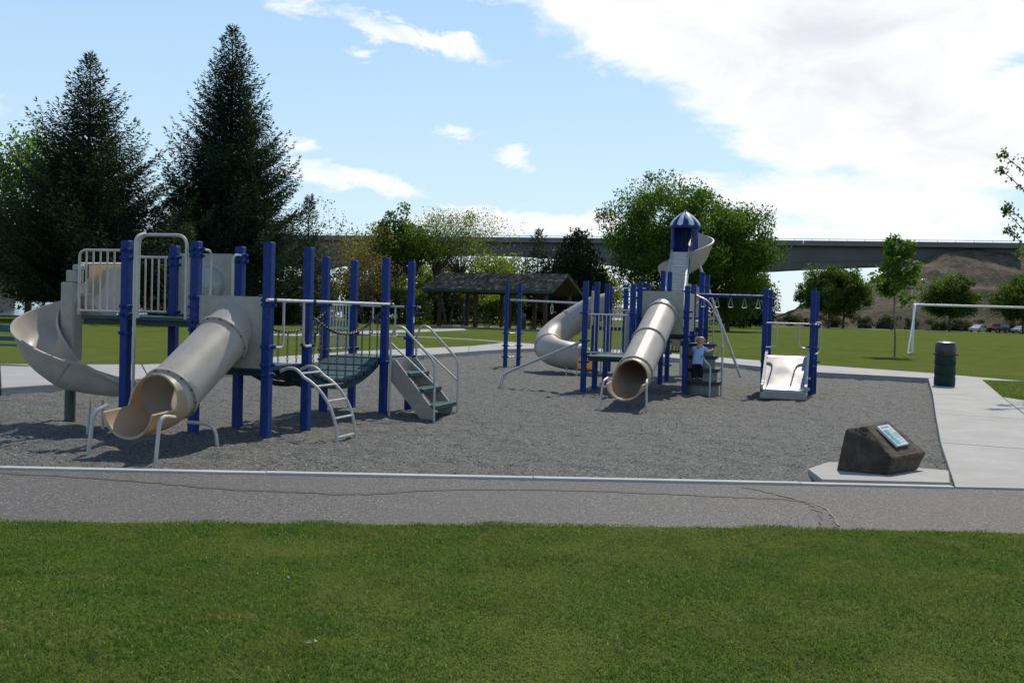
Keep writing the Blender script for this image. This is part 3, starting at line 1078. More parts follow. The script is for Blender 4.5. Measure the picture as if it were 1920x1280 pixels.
def post(parent, x, y, top=2.40, clamps=(), w=0.112):
    key = round(top, 2)
    if key not in _pm:
        mb = MB()
        p = rsq(w)
        p2 = rsq(w - 0.014)
        mb.rings([[(a, b, -0.15) for a, b in p], [(a, b, top - 0.012) for a, b in p], [(a, b, top) for a, b in p2]])
        _pm[key] = mesh_data(mb, 'post', M['blue'])
    o = link('post', _pm[key], parent, (x, y, 0))
    if 'clamp' not in _pm:
        mb = MB()
        mb.rings([[(a, b, z) for a, b in rsq(w + d)] for z, d in ((-0.022, 0.012), (-0.018, 0.026), (0.018, 0.026), (0.022, 0.012))])
        for sx in (-1, 1):
            mb.box(sx * 0.085 - 0.028, sx * 0.085 + 0.028, -0.016, 0.016, -0.020, 0.020, 0.006)
        mb.box(-0.016, 0.016, -0.118, -0.06, -0.02, 0.02, 0.006)
        _pm['clamp'] = mesh_data(mb, 'clamp', M['blue'])
    for z in clamps:
        link('clamp', _pm['clamp'], o, (0, 0, z), random.Random(int(z * 100 + x * 37)).choice((0, math.pi / 2, math.pi)))
    return o


def deck(parent, x0, x1, y0, y1, z, name='deck'):
    mb = MB()
    mb.box(x0, x1, y0, y1, z - 0.055, z, 0.012)
    o = mb.build(name, M['teal'], parent)
    fr = MB()
    for yy in (y0 + 0.05, (y0 + y1) / 2, y1 - 0.05):
        fr.box(x0 + 0.03, x1 - 0.03, yy - 0.02, yy + 0.02, z - 0.115, z - 0.057)
    fr.build('frame', M['teal_dark'], o)
    return o


def guard(parent, a, b, z0, z1, n, r=0.017, br=0.0125, corner=None, name='guard_rail', mat='pipe'):
    """railing with upright bars between two plan points; corner = 'a' or 'b' gets a rounded free end"""
    a, b = Vector((*a, 0)), Vector((*b, 0))
    up = Vector((0, 0, 1))
    if corner == 'a':
        pts = fillet([b + up * z1, a + up * z1, a + up * (z0 - 0.05)], 0.1)
    elif corner == 'b':
        pts = fillet([a + up * z1, b + up * z1, b + up * (z0 - 0.05)], 0.1)
    elif corner == 'both':
        pts = fillet([a + up * (z0 - 0.05), a + up * z1, b + up * z1, b + up * (z0 - 0.05)], 0.1)
    else:
        pts = [a + up * z1, b + up * z1]
    mb = MB()
    mb.pipe(pts, r, 8)
    o = mb.build(name, M[mat], parent, smooth=True)
    mb = MB()
    mb.pipe([a + up * z0, b + up * z0], r * 0.9, 8)
    mb.build('bottom_bar', M[mat], o, smooth=True)
    for i in range(n):
        p = a.lerp(b, (i + 1) / (n + 1))
        mb = MB()
        mb.pipe([p + up * z0, p + up * z1], br, 7)
        mb.build('upright_bar', M[mat], o, smooth=True)
    return o


def pipe_part(parent, name, pts, r, mat='silver', fil=None, seg=8):
    mb = MB()
    mb.pipe(fillet(pts, fil) if fil else pts, r, seg)
    return mb.build(name, M[mat], parent, smooth=True)


def flange(parent, path, i, R, w=0.030, name='flange', mat='beige', bolts=12):
    P = [Vector(p) for p in path]
    p = P[i]
    t = (P[min(i + 1, len(P) - 1)] - P[max(i - 1, 0)]).normalized()
    side = t.cross(Vector((0, 0, 1))).normalized()
    n = side.cross(t)
    mb = MB()
    rs = []
    for off, rr in ((-0.024, R + 0.001), (-0.022, R + w), (0.022, R + w), (0.024, R + 0.001)):
        c = p + t * off
        rs.append([c + side * math.cos(2 * math.pi * k / 36) * rr + n * math.sin(2 * math.pi * k / 36) * rr for k in range(36)])
    mb.rings(rs, caps=False)
    o = mb.build(name, M[mat], parent, smooth=True)
    bb = MB()
    for k in range(bolts):
        a = 2 * math.pi * (k + 0.5) / bolts
        d = side * math.cos(a) + n * math.sin(a)
        c = p + d * (R + w * 0.55)
        bb.pipe([c - t * 0.034, c + t * 0.034], 0.010, 6)
    bb.build('bolts', M['bolt'], o, kind='stuff')
    return o


def tube_slide(parent, start, heading, slope, straight, R, exit_len, exit_z, name='tube_slide', legs=(), flanges=(0.18, 1.0), label=None):
    """straight enclosed chute that levels out into an open-topped exit; heading is a plan unit vector"""
    h = Vector((*heading, 0)).normalized()
    s0 = Vector(start)
    path = []
    n = 16
    for i in range(n + 1):
        s_ = straight * i / n
        path.append(s0 + h * s_ * math.cos(slope) - Vector((0, 0, 1)) * s_ * math.sin(slope))
    # levelling curve
    p = path[-1].copy()
    m = 8
    ang = slope
    step = exit_len * 0.5 / m
    for i in range(m):
        ang = slope * (1 - (i + 1) / m) + rad(4) * ((i + 1) / m)
        p = p + h * step * math.cos(ang) - Vector((0, 0, 1)) * step * math.sin(ang)
        path.append(p.copy())
    for i in range(6):
        p = p + h * (exit_len * 0.5 / 6) - Vector((0, 0, 1)) * 0.004
        path.append(p.copy())
    cut = n + 3
    tube = path[:cut + 1]
    mb = MB()
    sweep(mb, tube, lambda i, k: arc_profile(R, 0.016, math.pi, 30))
    o = mb.build(name, M['beige'], parent, smooth=True)
    if label:
        o['label'] = label
    tail = path[cut:]
    mt = len(tail) - 1
    full = []
    for i in range(mt):
        for k in range(3):
            full.append(tail[i].lerp(tail[i + 1], k / 3))
    full.append(tail[-1])

    def opened(i, k):
        t = i / (k - 1)
        s_ = min(1, t / 0.42)
        a = math.pi * 0.998 - (math.pi - rad(82)) * (s_ * s_ * (3 - 2 * s_)) ** 0.9 if t > 0 else math.pi * 0.998
        a = max(a, rad(80) - (t > 0.9) * rad(6))
        return arc_profile(R, 0.018, a, 30)
    mb = MB()
    rs = sweep(mb, full, opened)
    e = mb.build('exit_chute', M['mouth'], o, smooth=True)
    # rolled lip round the opening
    left = [r[0] for r in rs]
    right = [r[29] for r in rs]
    last = rs[-1]
    lip = left[2:] + [last[k] for k in range(1, 29)] + right[2:][::-1]
    mb = MB()
    mb.pipe(lip, 0.014, 7)
    mb.build('rolled_lip', M['glow_tan_lip'], e, smooth=True)
    for f in flanges:
        flange(o, tube, max(1, min(len(tube) - 2, int(round(n * f)))), R)
    for lg in legs:
        pipe_part(o, 'support_leg', lg, 0.021, 'pipe', 0.14)
    return o, path


def helix_slide(parent, c, r0, th0, th1, zf, hw, h_in, h_out, name='spiral_slide', tail=0.0, lead=0.0, mat='beige', high_start=0.0, turns_steps=64):
    """open trough wound about a vertical axis. zf(t) floor height, t 0..1"""
    n = turns_steps
    sgn = 1 if th1 > th0 else -1
    path = []
    for i in range(n + 1):
        t = i / n
        a = th0 + (th1 - th0) * t
        path.append(Vector((c[0] + r0 * math.cos(a), c[1] + r0 * math.sin(a), zf(t))))
    a = th0
    d0 = Vector((-math.sin(a), math.cos(a), 0)) * sgn
    pre = [path[0] - d0 * lead * (k / 4) for k in range(4, 0, -1)] if lead else []
    a = th1
    d1 = Vector((-math.sin(a), math.cos(a), 0)) * sgn
    post_ = []
    for k in range(1, 9):
        if tail:
            q = path[-1] + d1 * tail * k / 8
            q.z = zf(1) - 0.10 * (1 - (1 - k / 8) ** 2)
            post_.append(q)
    full = pre + path + post_
    N = len(full)

    def prof(i, k):
        t = i / (k - 1)
        hi, ho = h_in, h_out
        if high_start:
            b = max(0, 1 - t / 0.22)
            ho = h_out + high_start * min(1, b * 1.6)
        if t > 0.93:
            q = (t - 0.93) / 0.07
            hi, ho = hi * (1 - 0.35 * q), ho * (1 - 0.5 * q)
        return trough_profile(hw, hi, ho, 0.018) if sgn > 0 else trough_profile(hw, ho, hi, 0.018)
    mb = MB()
    sweep(mb, full, prof)
    o = mb.build(name, M[mat], parent, smooth=True, angle=50)
    return o, full


# ------------------------------------------------------------------ near play structure
FR = -rad(17)
S = 1.02
play = empty('play_structure', (-2.99, 13.04, 0.0), FR, 'near blue-post play structure with sagging chain bridge, tube slide and spiral slide', 'playground')
DA, DC = 0.87, 1.44
post(play, 0, 0, 2.40, (0.78, 0.90, 1.12, 1.63, 1.69))
post(play, 0, S, 2.40, (0.78, 1.12, 1.69))
post(play, -S, 0, 2.40, (1.30, 1.40, 1.58, 1.70, 2.22, 2.30))
post(play, -S, S, 2.40, (0.82, 1.35, 2.20, 2.28))
post(play, -2 * S, 0, 2.40, (1.22, 1.46, 1.56, 2.18, 2.28))
post(play, -2 * S, S, 2.40, (1.40, 1.50, 2.14, 2.24))
BR = 3.52
post(play, 0, BR, 2.40, (0.80, 1.69))
post(play, 0, BR + S, 2.40, (0.86, 1.15, 1.66))
post(play, -S, BR, 2.40, (0.80, 0.95, 1.66))
post(play, -S, BR + S, 2.40, (0.80, 0.95, 1.20, 1.66))
hw = 0.06
deck(play, -S + hw, -hw, -0.02, S + 0.02, DA)
deck(play, -2 * S - 0.68, -S - hw, 0.0 - 0.02, S + 0.02, DC)
deck(play, -S + hw, -hw, BR - 0.02, BR + S + 0.02, DA)
# step between the two levels
mb = MB(); mb.box(-S - 0.03, -S + 0.03, 0.08, S - 0.08, DA - 0.02, DC - 0.06, 0.01)
mb.build('riser_panel', M['panel'], play)
# tube slide panel and chute
R1 = 0.308
mb = MB()
pz0, pz1 = 0.85, 1.73
cxp, czp = -S / 2, 1.30
ring = [(cxp + (R1 - 0.01) * math.cos(a), czp + (R1 - 0.01) * math.sin(a)) for a in np.linspace(0, 2 * math.pi, 33)[:-1]]
box_ = []
x0, x1 = -S + 0.065, -0.065
for a in np.linspace(0, 2 * math.pi, 33)[:-1]:
    ca, sa = math.cos(a), math.sin(a)
    k = min((x1 - cxp) / abs(ca) if abs(ca) > 1e-6 else 9e9, ((pz1 - czp) if sa > 0 else (czp - pz0)) / abs(sa) if abs(sa) > 1e-6 else 9e9)
    box_.append((cxp + ca * k, czp + sa * k))
rings_ = [[(x, -0.028, z) for x, z in ring], [(x, -0.028, z) for x, z in box_], [(x, 0.0, z) for x, z in box_], [(x, 0.0, z) for x, z in ring]]
# square the corners exactly
for r in rings_[1:3]:
    for cxx, czz in ((x0, pz0), (x1, pz0), (x0, pz1), (x1, pz1)):
        j = min(range(32), key=lambda q: (r[q][0] - cxx) ** 2 + (r[q][2] - czz) ** 2)
        r[j] = (cxx, r[j][1], czz)
mb.rings(rings_, caps=False, loop=True)
mb.build('slide_panel', M['panel'], play)
tube1, tp = tube_slide(play, (cxp, 0.13, 1.385), (0, -1), rad(30), 1.56, R1, 0.78, 0.2, flanges=(0.27, 0.98),
                       legs=[[(cxp + 0.40, -1.72, 0.40), (cxp + 0.40, -1.98, 0.44), (cxp + 0.40, -2.05, -0.1)],
                             [(cxp - 0.36, -1.85, 0.50), (cxp - 0.40, -2.02, 0.44), (cxp - 0.44, -2.06, -0.1)],
                             [(cxp + 0.15, -1.12, 0.28), (cxp + 0.42, -0.98, 0.26), (cxp + 0.46, -0.95, -0.1)]])
# bubble window panel at the back of the upper deck
mb = MB()
bx, bz, brd = -1.5 * S + 0.03, 1.87, 0.255
ring = []
box_ = []
px0, px1, pz0, pz1 = -2 * S + 0.07, -S - 0.07, 1.47, 2.30
for a in np.linspace(0, 2 * math.pi, 41)[:-1]:
    ca, sa = math.cos(a), math.sin(a)
    ring.append((bx + brd * ca, bz + brd * sa))
    kx = ((px1 - bx) if ca > 0 else (bx - px0)) / abs(ca) if abs(ca) > 1e-6 else 9e9
    kz = ((pz1 - bz) if sa > 0 else (bz - pz0)) / abs(sa) if abs(sa) > 1e-6 else 9e9
    k = min(kx, kz)
    box_.append((bx + ca * k, bz + sa * k))
for cxx, czz in ((px0, pz0), (px1, pz0), (px0, pz1), (px1, pz1)):
    j = min(range(40), key=lambda q: (box_[q][0] - cxx) ** 2 + (box_[q][1] - czz) ** 2)
    box_[j] = (cxx, czz)
mb.rings([[(x, S + 0.03, z) for x, z in ring], [(x, S - 0.005, z) for x, z in ring], [(x, S - 0.005, z) for x, z in box_], [(x, S + 0.03, z) for x, z in box_]], caps=False, loop=True)
bp = mb.build('bubble_panel', M['panel'], play)
mb = MB()
rs_ = []
for q in np.linspace(0, 1, 9):
    rr = brd * 1.02 * math.cos(q * math.pi / 2 * 0.97)
    yy = S - 0.008 - 0.17 * math.sin(q * math.pi / 2)
    rs_.append([(bx + rr * math.cos(a), yy, bz + rr * math.sin(a)) for a in np.linspace(0, 2 * math.pi, 33)[:-1]])
mb.rings(rs_, caps=False)
mb.build('bubble_window', M['bubble'], bp, smooth=True)
# guard rails of the upper deck
guard(play, (-2 * S - 0.70, -0.03), (-2 * S - 0.06, -0.03), DC + 0.05, 2.27, 5, corner='a')
guard(play, (-2 * S - 0.70, S + 0.03), (-2 * S - 0.06, S + 0.03), DC + 0.05, 2.24, 5, corner='a')
# entrance arch and sliding pole
pipe_part(play, 'entrance_arch', [(-1.83, -0.05, DC - 0.02), (-1.83, -0.05, 2.47), (-1.13, -0.05, 2.47), (-1.13, -0.05, DC - 0.02)], 0.021, 'pipe', 0.15)
pipe_part(play, 'sliding_pole', [(-1.74, -0.24, -0.1), (-1.74, -0.24, 2.44), (-1.74, -0.05, 2.49)], 0.020, 'pipe', 0.14)
# hand loops at the step between levels
pipe_part(play, 'hand_loop', [(-S + 0.06, 0.02, 2.30), (-S + 0.03, 0.27, 2.30), (-S + 0.03, 0.27, 1.70), (-S + 0.03, 0.10, 1.62)], 0.017, 'pipe', 0.09)
pipe_part(play, 'hand_loop', [(-S + 0.05, S - 0.02, 2.28), (-S + 0.02, S - 0.22, 2.28), (-S + 0.02, S - 0.22, 1.50), (-S + 0.05, S - 0.04, 1.42)], 0.017, 'pipe', 0.09)
# long top rail on the right-hand side and loops flanking the arch ladder
pipe_part(play, 'top_rail', [(0.075, -0.16, 1.69), (0.075, BR + 0.12, 1.69)], 0.021, 'silver')
pipe_part(play, 'hand_loop', [(0.07, 0.26, 1.68), (0.07, 0.26, 1.11), (0.07, 0.04, 1.11)], 0.017, 'pipe', 0.09)
pipe_part(play, 'hand_loop', [(0.07, S - 0.24, 1.68), (0.07, S - 0.24, 1.11), (0.07, S - 0.03, 1.11)], 0.017, 'pipe', 0.09)
# arch ladder
lad = None
for yy in (0.28, 0.80):
    pts = []
    for a in np.linspace(0, math.pi / 2, 13):
        pts.append((0.03 + 0.80 * math.sin(a) ** 0.92, yy, DA - 0.06 + 0.06 * math.sin(min(1, a * 2.5) * math.pi) - (DA - 0.02) * (1 - math.cos(a) ** 1.0) ** 1.0))
    pts.append((0.86, yy, -0.12))
    mb = MB(); mb.pipe(spline(pts, 3), 0.021, 8)
    if lad is None:
        lad = mb.build('arch_ladder', M['pipe'], play, smooth=True)
        lad_pts = pts
    else:
        mb.build('ladder_rail', M['pipe'], lad, smooth=True)
lp = spline(lad_pts, 8)
for k in (0.20, 0.38, 0.55, 0.72, 0.88):
    p = lp[int(k * (len(lp) - 1))]
    mb = MB(); mb.pipe([(p.x, 0.29, p.z), (p.x, 0.79, p.z)], 0.014, 7)
    mb.build('rung', M['pipe'], lad, smooth=True)
# sagging slat bridge with chain handrails
bridge = MB()
SAG = 0.27
y0b, y1b = S + 0.04, BR - 0.04
zb = lambda y: DA - 0.03 - SAG * (1 - ((y - (y0b + y1b) / 2) / ((y1b - y0b) / 2)) ** 2)
def strap(sx):
    m_ = MB()
    m_.rings([[(sx - 0.025, y, zb(y) - 0.11), (sx + 0.025, y, zb(y) - 0.11), (sx + 0.025, y, zb(y) - 0.04), (sx - 0.025, y, zb(y) - 0.04)] for y in np.linspace(y0b, y1b, 14)])
    return m_


brg = strap(-S / 2).build('chain_bridge', M['teal_dark'], play)
for sx in (-S + 0.10, -0.10):
    strap(sx).build('bearer_strap', M['teal_dark'], brg)
NS = 9
for i in range(NS):
    ya = y0b + (y1b - y0b) * (i + 0.09) / NS
    yb = y0b + (y1b - y0b) * (i + 0.91) / NS
    mb = MB()
    mb.beam((-S / 2, ya, zb(ya)), (-S / 2, yb, zb(yb)), S - 0.13, 0.045)
    sl = mb.build('slat', M['teal'], brg)
for sx in (-0.045, -S + 0.045):
    zc = lambda y: 1.58 - 0.33 * (1 - ((y - (y0b + y1b) / 2) / ((y1b - y0b) / 2)) ** 2)
    mb = MB()
    chain_links(mb, [(sx, y, zc(y)) for y in np.linspace(y0b, y1b, 40)], 0.055, 0.0085, 0.019)
    mb.build('handrail_chain', M['chain'], brg, smooth=True, angle=0)
    for k in range(9):
        y = y0b + (y1b - y0b) * (k + 0.5) / 9
        mb = MB()
        chain_links(mb, [(sx, y, zc(y) - 0.02), (sx, y, zb(y) - 0.05)], 0.05, 0.0055, 0.013)
        mb.build('hanger_chain', M['chain'], brg, smooth=True, angle=0)
# far deck rails
guard(play, (-S, BR + 0.06), (-S, BR + S - 0.06), DA + 0.09, 1.66, 7)
pipe_part(play, 'top_rail', [(-S - 0.02, BR + S + 0.075, 1.66), (0.14, BR + S + 0.075, 1.66)], 0.017, 'pipe')
pipe_part(play, 'hand_loop', [(-S + 0.32, BR + S + 0.07, 1.66), (-S + 0.32, BR + S + 0.07, 1.18), (-S + 0.05, BR + S + 0.07, 1.18)], 0.016, 'pipe', 0.08)
pipe_part(play, 'hand_loop', [(-0.30, BR + S + 0.07, 1.66), (-0.30, BR + S + 0.07, 1.18), (-0.05, BR + S + 0.07, 1.18)], 0.016, 'pipe', 0.08)
# stair with teal treads
st = None
for yy in (BR + 0.09, BR + S - 0.09):
    mb = MB()
    prof = [(0.06, DA - 0.03), (0.06, DA - 0.33), (0.60, -0.05), (0.80, -0.05), (0.80, 0.10), (0.16, DA - 0.03)]
    ring_a = [(x, yy - 0.018, z) for x, z in prof]
    ring_b = [(x, yy + 0.018, z) for x, z in prof]
    mb.rings([ring_b, ring_a])
    if st is None:
        st = mb.build('stair', M['panel'], play)
    else:
        mb.build('side_plate', M['panel'], st)
mb = MB(); mb.box(0.062, 0.085, BR + 0.12, BR + S - 0.12, DA - 0.24, DA - 0.01)
mb.build('riser_panel', M['panel'], st)
for xx, zz in ((0.25, 0.645), (0.47, 0.41), (0.71, 0.17)):
    mb = MB(); mb.box(xx - 0.15, xx + 0.15, BR + 0.075 if zz < 0.3 else BR + 0.11, BR + S - 0.06 if zz < 0.3 else BR + S - 0.11, zz - 0.07, zz, 0.012)
    mb.build('tread', M['teal'], st)
for yy in (BR - 0.01, BR + S + 0.01):
    pipe_part(st, 'handrail', [(0.11, yy, -0.1), (0.11, yy, 1.20), (0.20, yy, 1.37), (0.32, yy, 1.34), (0.84, yy, 0.83), (0.85, yy, -0.08)], 0.019, 'pipe', 0.12)
    pipe_part(st, 'middle_rail', [(0.11, yy, 1.10), (0.84, yy, 0.50)], 0.015, 'pipe')
# maker's sticker left off: small plain white patch on the stair post
mb = MB(); mb.box(0.0565, 0.0585, BR + S - 0.02, BR + S + 0.03, 1.40, 1.50)
mb.build('sticker', M['plaque'], play)
# spiral slide
HC = (-3.22, 0.42)
zf = lambda t: 1.42 - 0.04 * t - 0.92 * (t ** 1.15)
spi, sp = helix_slide(play, HC, 0.385, rad(75), rad(292), zf, 0.30, 0.30, 0.42, tail=0.90, lead=0.30, high_start=0.25, mat='beige')
mb = MB()
arc = []
for a in np.linspace(rad(28), rad(118), 12):
    arc.append((HC[0] + 0.10 + 0.70 * math.cos(a), HC[1] + 0.70 * math.sin(a)))
arc2 = [(HC[0] + 0.10 + (x - HC[0] - 0.10) * 0.972, HC[1] + (y - HC[1]) * 0.972) for x, y in arc]
mb.prism(arc + arc2[::-1], 1.46, 2.13)
mb.build('hood_wall', M['glow_yellow'], spi, smooth=True)
mb = MB()
mb.lathe([(0.085, 0.52), (0.095, 0.56), (0.095, 1.62), (0.09, 1.66)], (HC[0], HC[1], 0), 20)
col_ = mb.build('core_column', M['beige'], spi, smooth=True)
mb = MB(); mb.box(HC[0] - 0.11, HC[0] + 0.11, HC[1] - 0.10, HC[1] + 0.10, 0.80, 1.86, 0.02)
mb.box(HC[0] - 0.04, HC[0] + 0.13, HC[1] - 0.085, HC[1] + 0.085, 1.86, 2.02, 0.015)
mb.box(HC[0] + 0.05, HC[0] + 0.16, HC[1] - 0.07, HC[1] + 0.07, 2.02, 2.10, 0.015)
mb.build('stepped_cover', M['panel'], spi)
mb = MB(); mb.lathe([(0.072, -0.15), (0.072, 0.55)], (HC[0], HC[1], 0), 18)
mb.build('support_pipe', M['green_pipe'], spi, smooth=True)
pipe_part(spi, 'support_leg', [(-2.36, -0.02, 0.34), (-2.36, 0.0, -0.1)], 0.018, 'pipe')
pipe_part(spi, 'support_leg', [(-2.36, -0.26, 0.34), (-2.36, -0.30, -0.1)], 0.018, 'pipe')
pipe_part(spi, 'hood_bar', [(HC[0] + 0.38, HC[1] - 0.30, 2.10), (HC[0] + 0.40, HC[1] + 0.52, 2.14)], 0.016, 'pipe')

# ------------------------------------------------------------------ far play structure
play2 = empty('play_structure', (1.54, 22.68, -0.02), FR, 'far play structure with striped-roof tower, ladder, tube slides and steel slide', 'playground')
DL, DE, DH = 0.76, 1.27, 0.82


def w2(X, Y):
    """park coordinates to the frame of this structure"""
    d = Vector((X - 1.54, Y - 22.68))
    return (d.x * math.cos(FR) + d.y * math.sin(FR), -d.x * math.sin(FR) + d.y * math.cos(FR))


post(play2, 0, 0, 2.34, (0.62, 0.80, 1.08, 1.66))
post(play2, 0, 1.10, 2.36, (0.66, 0.80, 1.62))
post(play2, S, 0, 2.30, (0.66, 0.80, 1.66))
post(play2, 1.04, 0.65, 2.36, (1.12, 1.22, 1.60, 2.20))
post(play2, 2.06, 0.65, 2.30, (1.12, 1.24, 1.62, 1.75, 2.18))
post(play2, 2.06, 1.67, 2.36, (1.24, 1.62, 2.13))
post(play2, 1.04, 1.67, 2.36, (1.24,))
post(play2, 0.0, 2.2, 2.36, (0.66, 1.6))
A2 = w2(2.85, 31.2)
A1 = w2(2.33, 30.9)
A3 = w2(2.83, 26.8)
T1 = (1.04, 3.75)
T2 = (1.04, 4.80)
T3 = (1.98, 4.80)
T4 = (1.98, 3.75)
for p, tp_, cl in ((A1, 2.45, (1.3, 2.0)), (A2, 2.42, (1.3, 2.0)), (A3, 2.40, (1.3, 2.1)), (T1, 2.74, (0.5, 0.8, 1.1, 1.38, 2.2)), (T2, 2.76, (0.4, 0.7, 1.0, 1.38)), (T3, 2.70, (1.38, 2.4)), (T4, 2.72, (1.38, 2.4))):
    post(play2, p[0], p[1], tp_, cl)
deck(play2, 0.06, S - 0.06, -0.02, 1.12, DL)
deck(play2, 1.04 + 0.06, 2.06 - 0.06, 0.63, 1.69, DE)
deck(play2, 0.06, 0.98, 1.14, 2.24, DL)
deck(play2, 1.10, 1.92, 1.71, 3.70, DE)
deck(play2, T1[0] + 0.06, T3[0] - 0.06, T1[1] - 0.02, T2[1] + 0.02, 1.40)
guard(play2, (0.06, -0.03), (S - 0.06, -0.03), DL + 0.07, 1.64, 10, name='guard_rail')
# sloping hand bar to a landing leg
for k, yy in enumerate((0.02, 0.26)):
    pass
mb = MB()
mb.beam((-0.06, 0.12, 1.05), (-1.70, 0.12, 0.32), 0.15, 0.035)
gl = mb.build('glide_rail', M['silver'], play2)
for yy in (0.04, 0.20):
    pipe_part(gl, 'rail_edge', [(-0.05, yy, 1.07), (-1.70, yy, 0.335), (-1.84, yy, 0.24), (-1.90, yy, -0.1)], 0.021, 'silver', 0.16)
# overhead bar and its ladder posts
B1 = w2(-0.19, 32.3)
B2 = w2(0.21, 32.7)
pa = post(play2, B1[0], B1[1], 2.50, (0.26, 0.60, 0.98, 2.0))
post(play2, B2[0], B2[1], 2.50, (0.26, 0.60, 0.98, 2.0))
for z in (0.26, 0.60, 0.98):
    pipe_part(play2, 'rung', [(B1[0], B1[1], z), (B2[0], B2[1], z)], 0.017, 'silver')
ob = pipe_part(play2, 'overhead_bar', [((B1[0] + B2[0]) / 2 - 0.1, (B1[1] + B2[1]) / 2, 1.99), (A1[0], A1[1], 1.93)], 0.030, 'silver')
mid = Vector((B2[0], B2[1], 1.97)).lerp(Vector((A1[0], A1[1], 1.94)), 0.45)
mb = MB()
mb.pipe([mid + Vector((0.035 * math.cos(a), 0, -0.22 + 0.14 * math.sin(a))) for a in np.linspace(0, 2 * math.pi, 17)[:-1]], 0.010, 6, closed=True)
mb.pipe([mid, mid + Vector((0, 0, -0.09))], 0.006, 5)
mb.build('hanging_ring', M['silver'], ob, smooth=True)
# front tube slide
R2 = 0.325
cx2, cz2 = 1.55, 1.72
mb = MB()
x0, x1, pz0, pz1 = 1.04 + 0.065, 2.06 - 0.065, 1.27, 2.17
mb.box(x0, x1, 0.60, 0.628, pz0, pz1, 0.01)
pn = mb.build('slide_panel', M['panel'], play2)
tube_slide(play2, (cx2, 0.75, cz2 + 0.05), (0, -1), rad(20.5), 3.42, R2, 1.0, 0.2, flanges=(0.15, 0.55, 0.985),
           legs=[[(cx2 + 0.36, -3.18, 0.50), (cx2 + 0.39, -3.40, 0.46), (cx2 + 0.42, -3.46, -0.1)],
                 [(cx2 - 0.36, -3.18, 0.50), (cx2 - 0.39, -3.40, 0.46), (cx2 - 0.44, -3.46, -0.1)]])
# curved climber of stacked risers
clm = None
prev = None
for k, (zt, xo, yo) in enumerate(((0.28, 2.42, 0.78), (0.55, 2.37, 0.86), (0.82, 2.31, 0.95), (1.08, 2.26, 1.05))):
    mb = MB()
    arc = [(xo + 0.36 * math.sin(a), yo + 0.10 - 0.26 * math.cos(a)) for a in np.linspace(-1.15, 1.15, 11)]
    poly = arc + [(arc[-1][0] - 0.02, yo + 0.42), (arc[0][0] + 0.02, yo + 0.42)]
    base_z = -0.1 if k == 0 else zt - 0.29
    mb.prism(poly, base_z, zt - 0.072)
    r = mb.build('climber' if clm is None else 'riser', M['riser_shade'], play2 if clm is None else clm)
    if clm is None:
        clm = r
    mb = MB()
    arc2 = [(xo + 0.40 * math.sin(a), yo + 0.10 - 0.31 * math.cos(a)) for a in np.linspace(-1.2, 1.2, 11)]
    poly2 = arc2 + [(arc2[-1][0], yo + 0.43), (arc2[0][0], yo + 0.43)]
    mb.prism(poly2, zt - 0.07, zt)
    mb.build('tread', M['teal_dark'], clm)
pipe_part(clm, 'handrail', [(2.62, 0.42, -0.1), (2.62, 0.42, 0.62), (2.52, 0.46, 0.70), (2.40, 0.60, 0.86)], 0.018, 'pipe', 0.10)
pipe_part(clm, 'handrail', [(2.80, 1.02, -0.1), (2.80, 1.02, 1.06), (2.66, 1.0, 0.82)], 0.022, 'pipe', 0.06)
pipe_part(clm, 'handrail', [(2.13, 1.60, 2.12), (2.42, 1.50, 2.00), (2.72, 1.22, 1.50), (2.80, 1.05, 1.02), (2.80, 1.04, 0.85)], 0.019, 'pipe', 0.2)
pipe_part(clm, 'handrail', [(2.55, 1.36, -0.1), (2.55, 1.36, 1.86)], 0.017, 'pipe')
# half panels right of the slide
mb = MB(); mb.box(2.075, 2.10, 0.74, 1.58, 1.33, 2.14, 0.008)
mb.build('side_panel', M['panel'], play2)
# blue overhead beam with swinging grips
Q8 = (3.59, 2.17)
Q7 = (4.61, 2.17)
beam_a, beam_b = Vector((2.06, 1.72, 2.13)), Vector((3.59, 2.30, 2.13))
bm_ = pipe_part(play2, 'overhead_beam', [beam_a, beam_b], 0.042, 'blue', None, 10)
for k in range(5):
    p = beam_a.lerp(beam_b, 0.13 + 0.19 * k)
    d = (beam_b - beam_a).normalized()
    mb = MB()
    mb.pipe([p + Vector((0, 0, -0.03)), p - d * 0.055 + Vector((0, 0, -0.25)), p + d * 0.055 + Vector((0, 0, -0.25))], 0.008, 6, closed=True)
    g = mb.build('trapeze_grip', M['silver'], bm_, smooth=True)
# wide steel slide with its deck
for p, c in ((Q8, (0.70, 1.02, 1.56, 2.12)), (Q7, (0.62, 0.80, 1.05, 1.56)), ((3.62, 3.19), (0.7, 2.1)), ((4.66, 3.19), (0.7, 1.0, 1.5))):
    post(play2, p[0], p[1], 2.32, c)
deck(play2, 3.65, 4.55, 2.16, 3.20, DH)
pipe_part(play2, 'top_rail', [(3.57, 2.10, 1.56), (4.70, 2.10, 1.56)], 0.018, 'pipe')
pipe_part(play2, 'hand_loop', [(3.86, 2.10, 1.56), (3.86, 2.10, 1.03), (3.62, 2.10, 1.02)], 0.016, 'pipe', 0.1)
pipe_part(play2, 'hand_loop', [(4.34, 2.10, 1.56), (4.34, 2.10, 1.03), (4.58, 2.10, 1.02)], 0.016, 'pipe', 0.1)
pipe_part(play2, 'side_rail', [(4.70, 2.12, 1.55), (4.72, 3.25, 1.55)], 0.016, 'pipe')
pipe_part(play2, 'hand_loop', [(4.69, 2.14, 1.60), (4.78, 2.5, 1.60), (4.78, 2.5, 0.95), (4.69, 2.16, 0.90)], 0.016, 'pipe', 0.1)
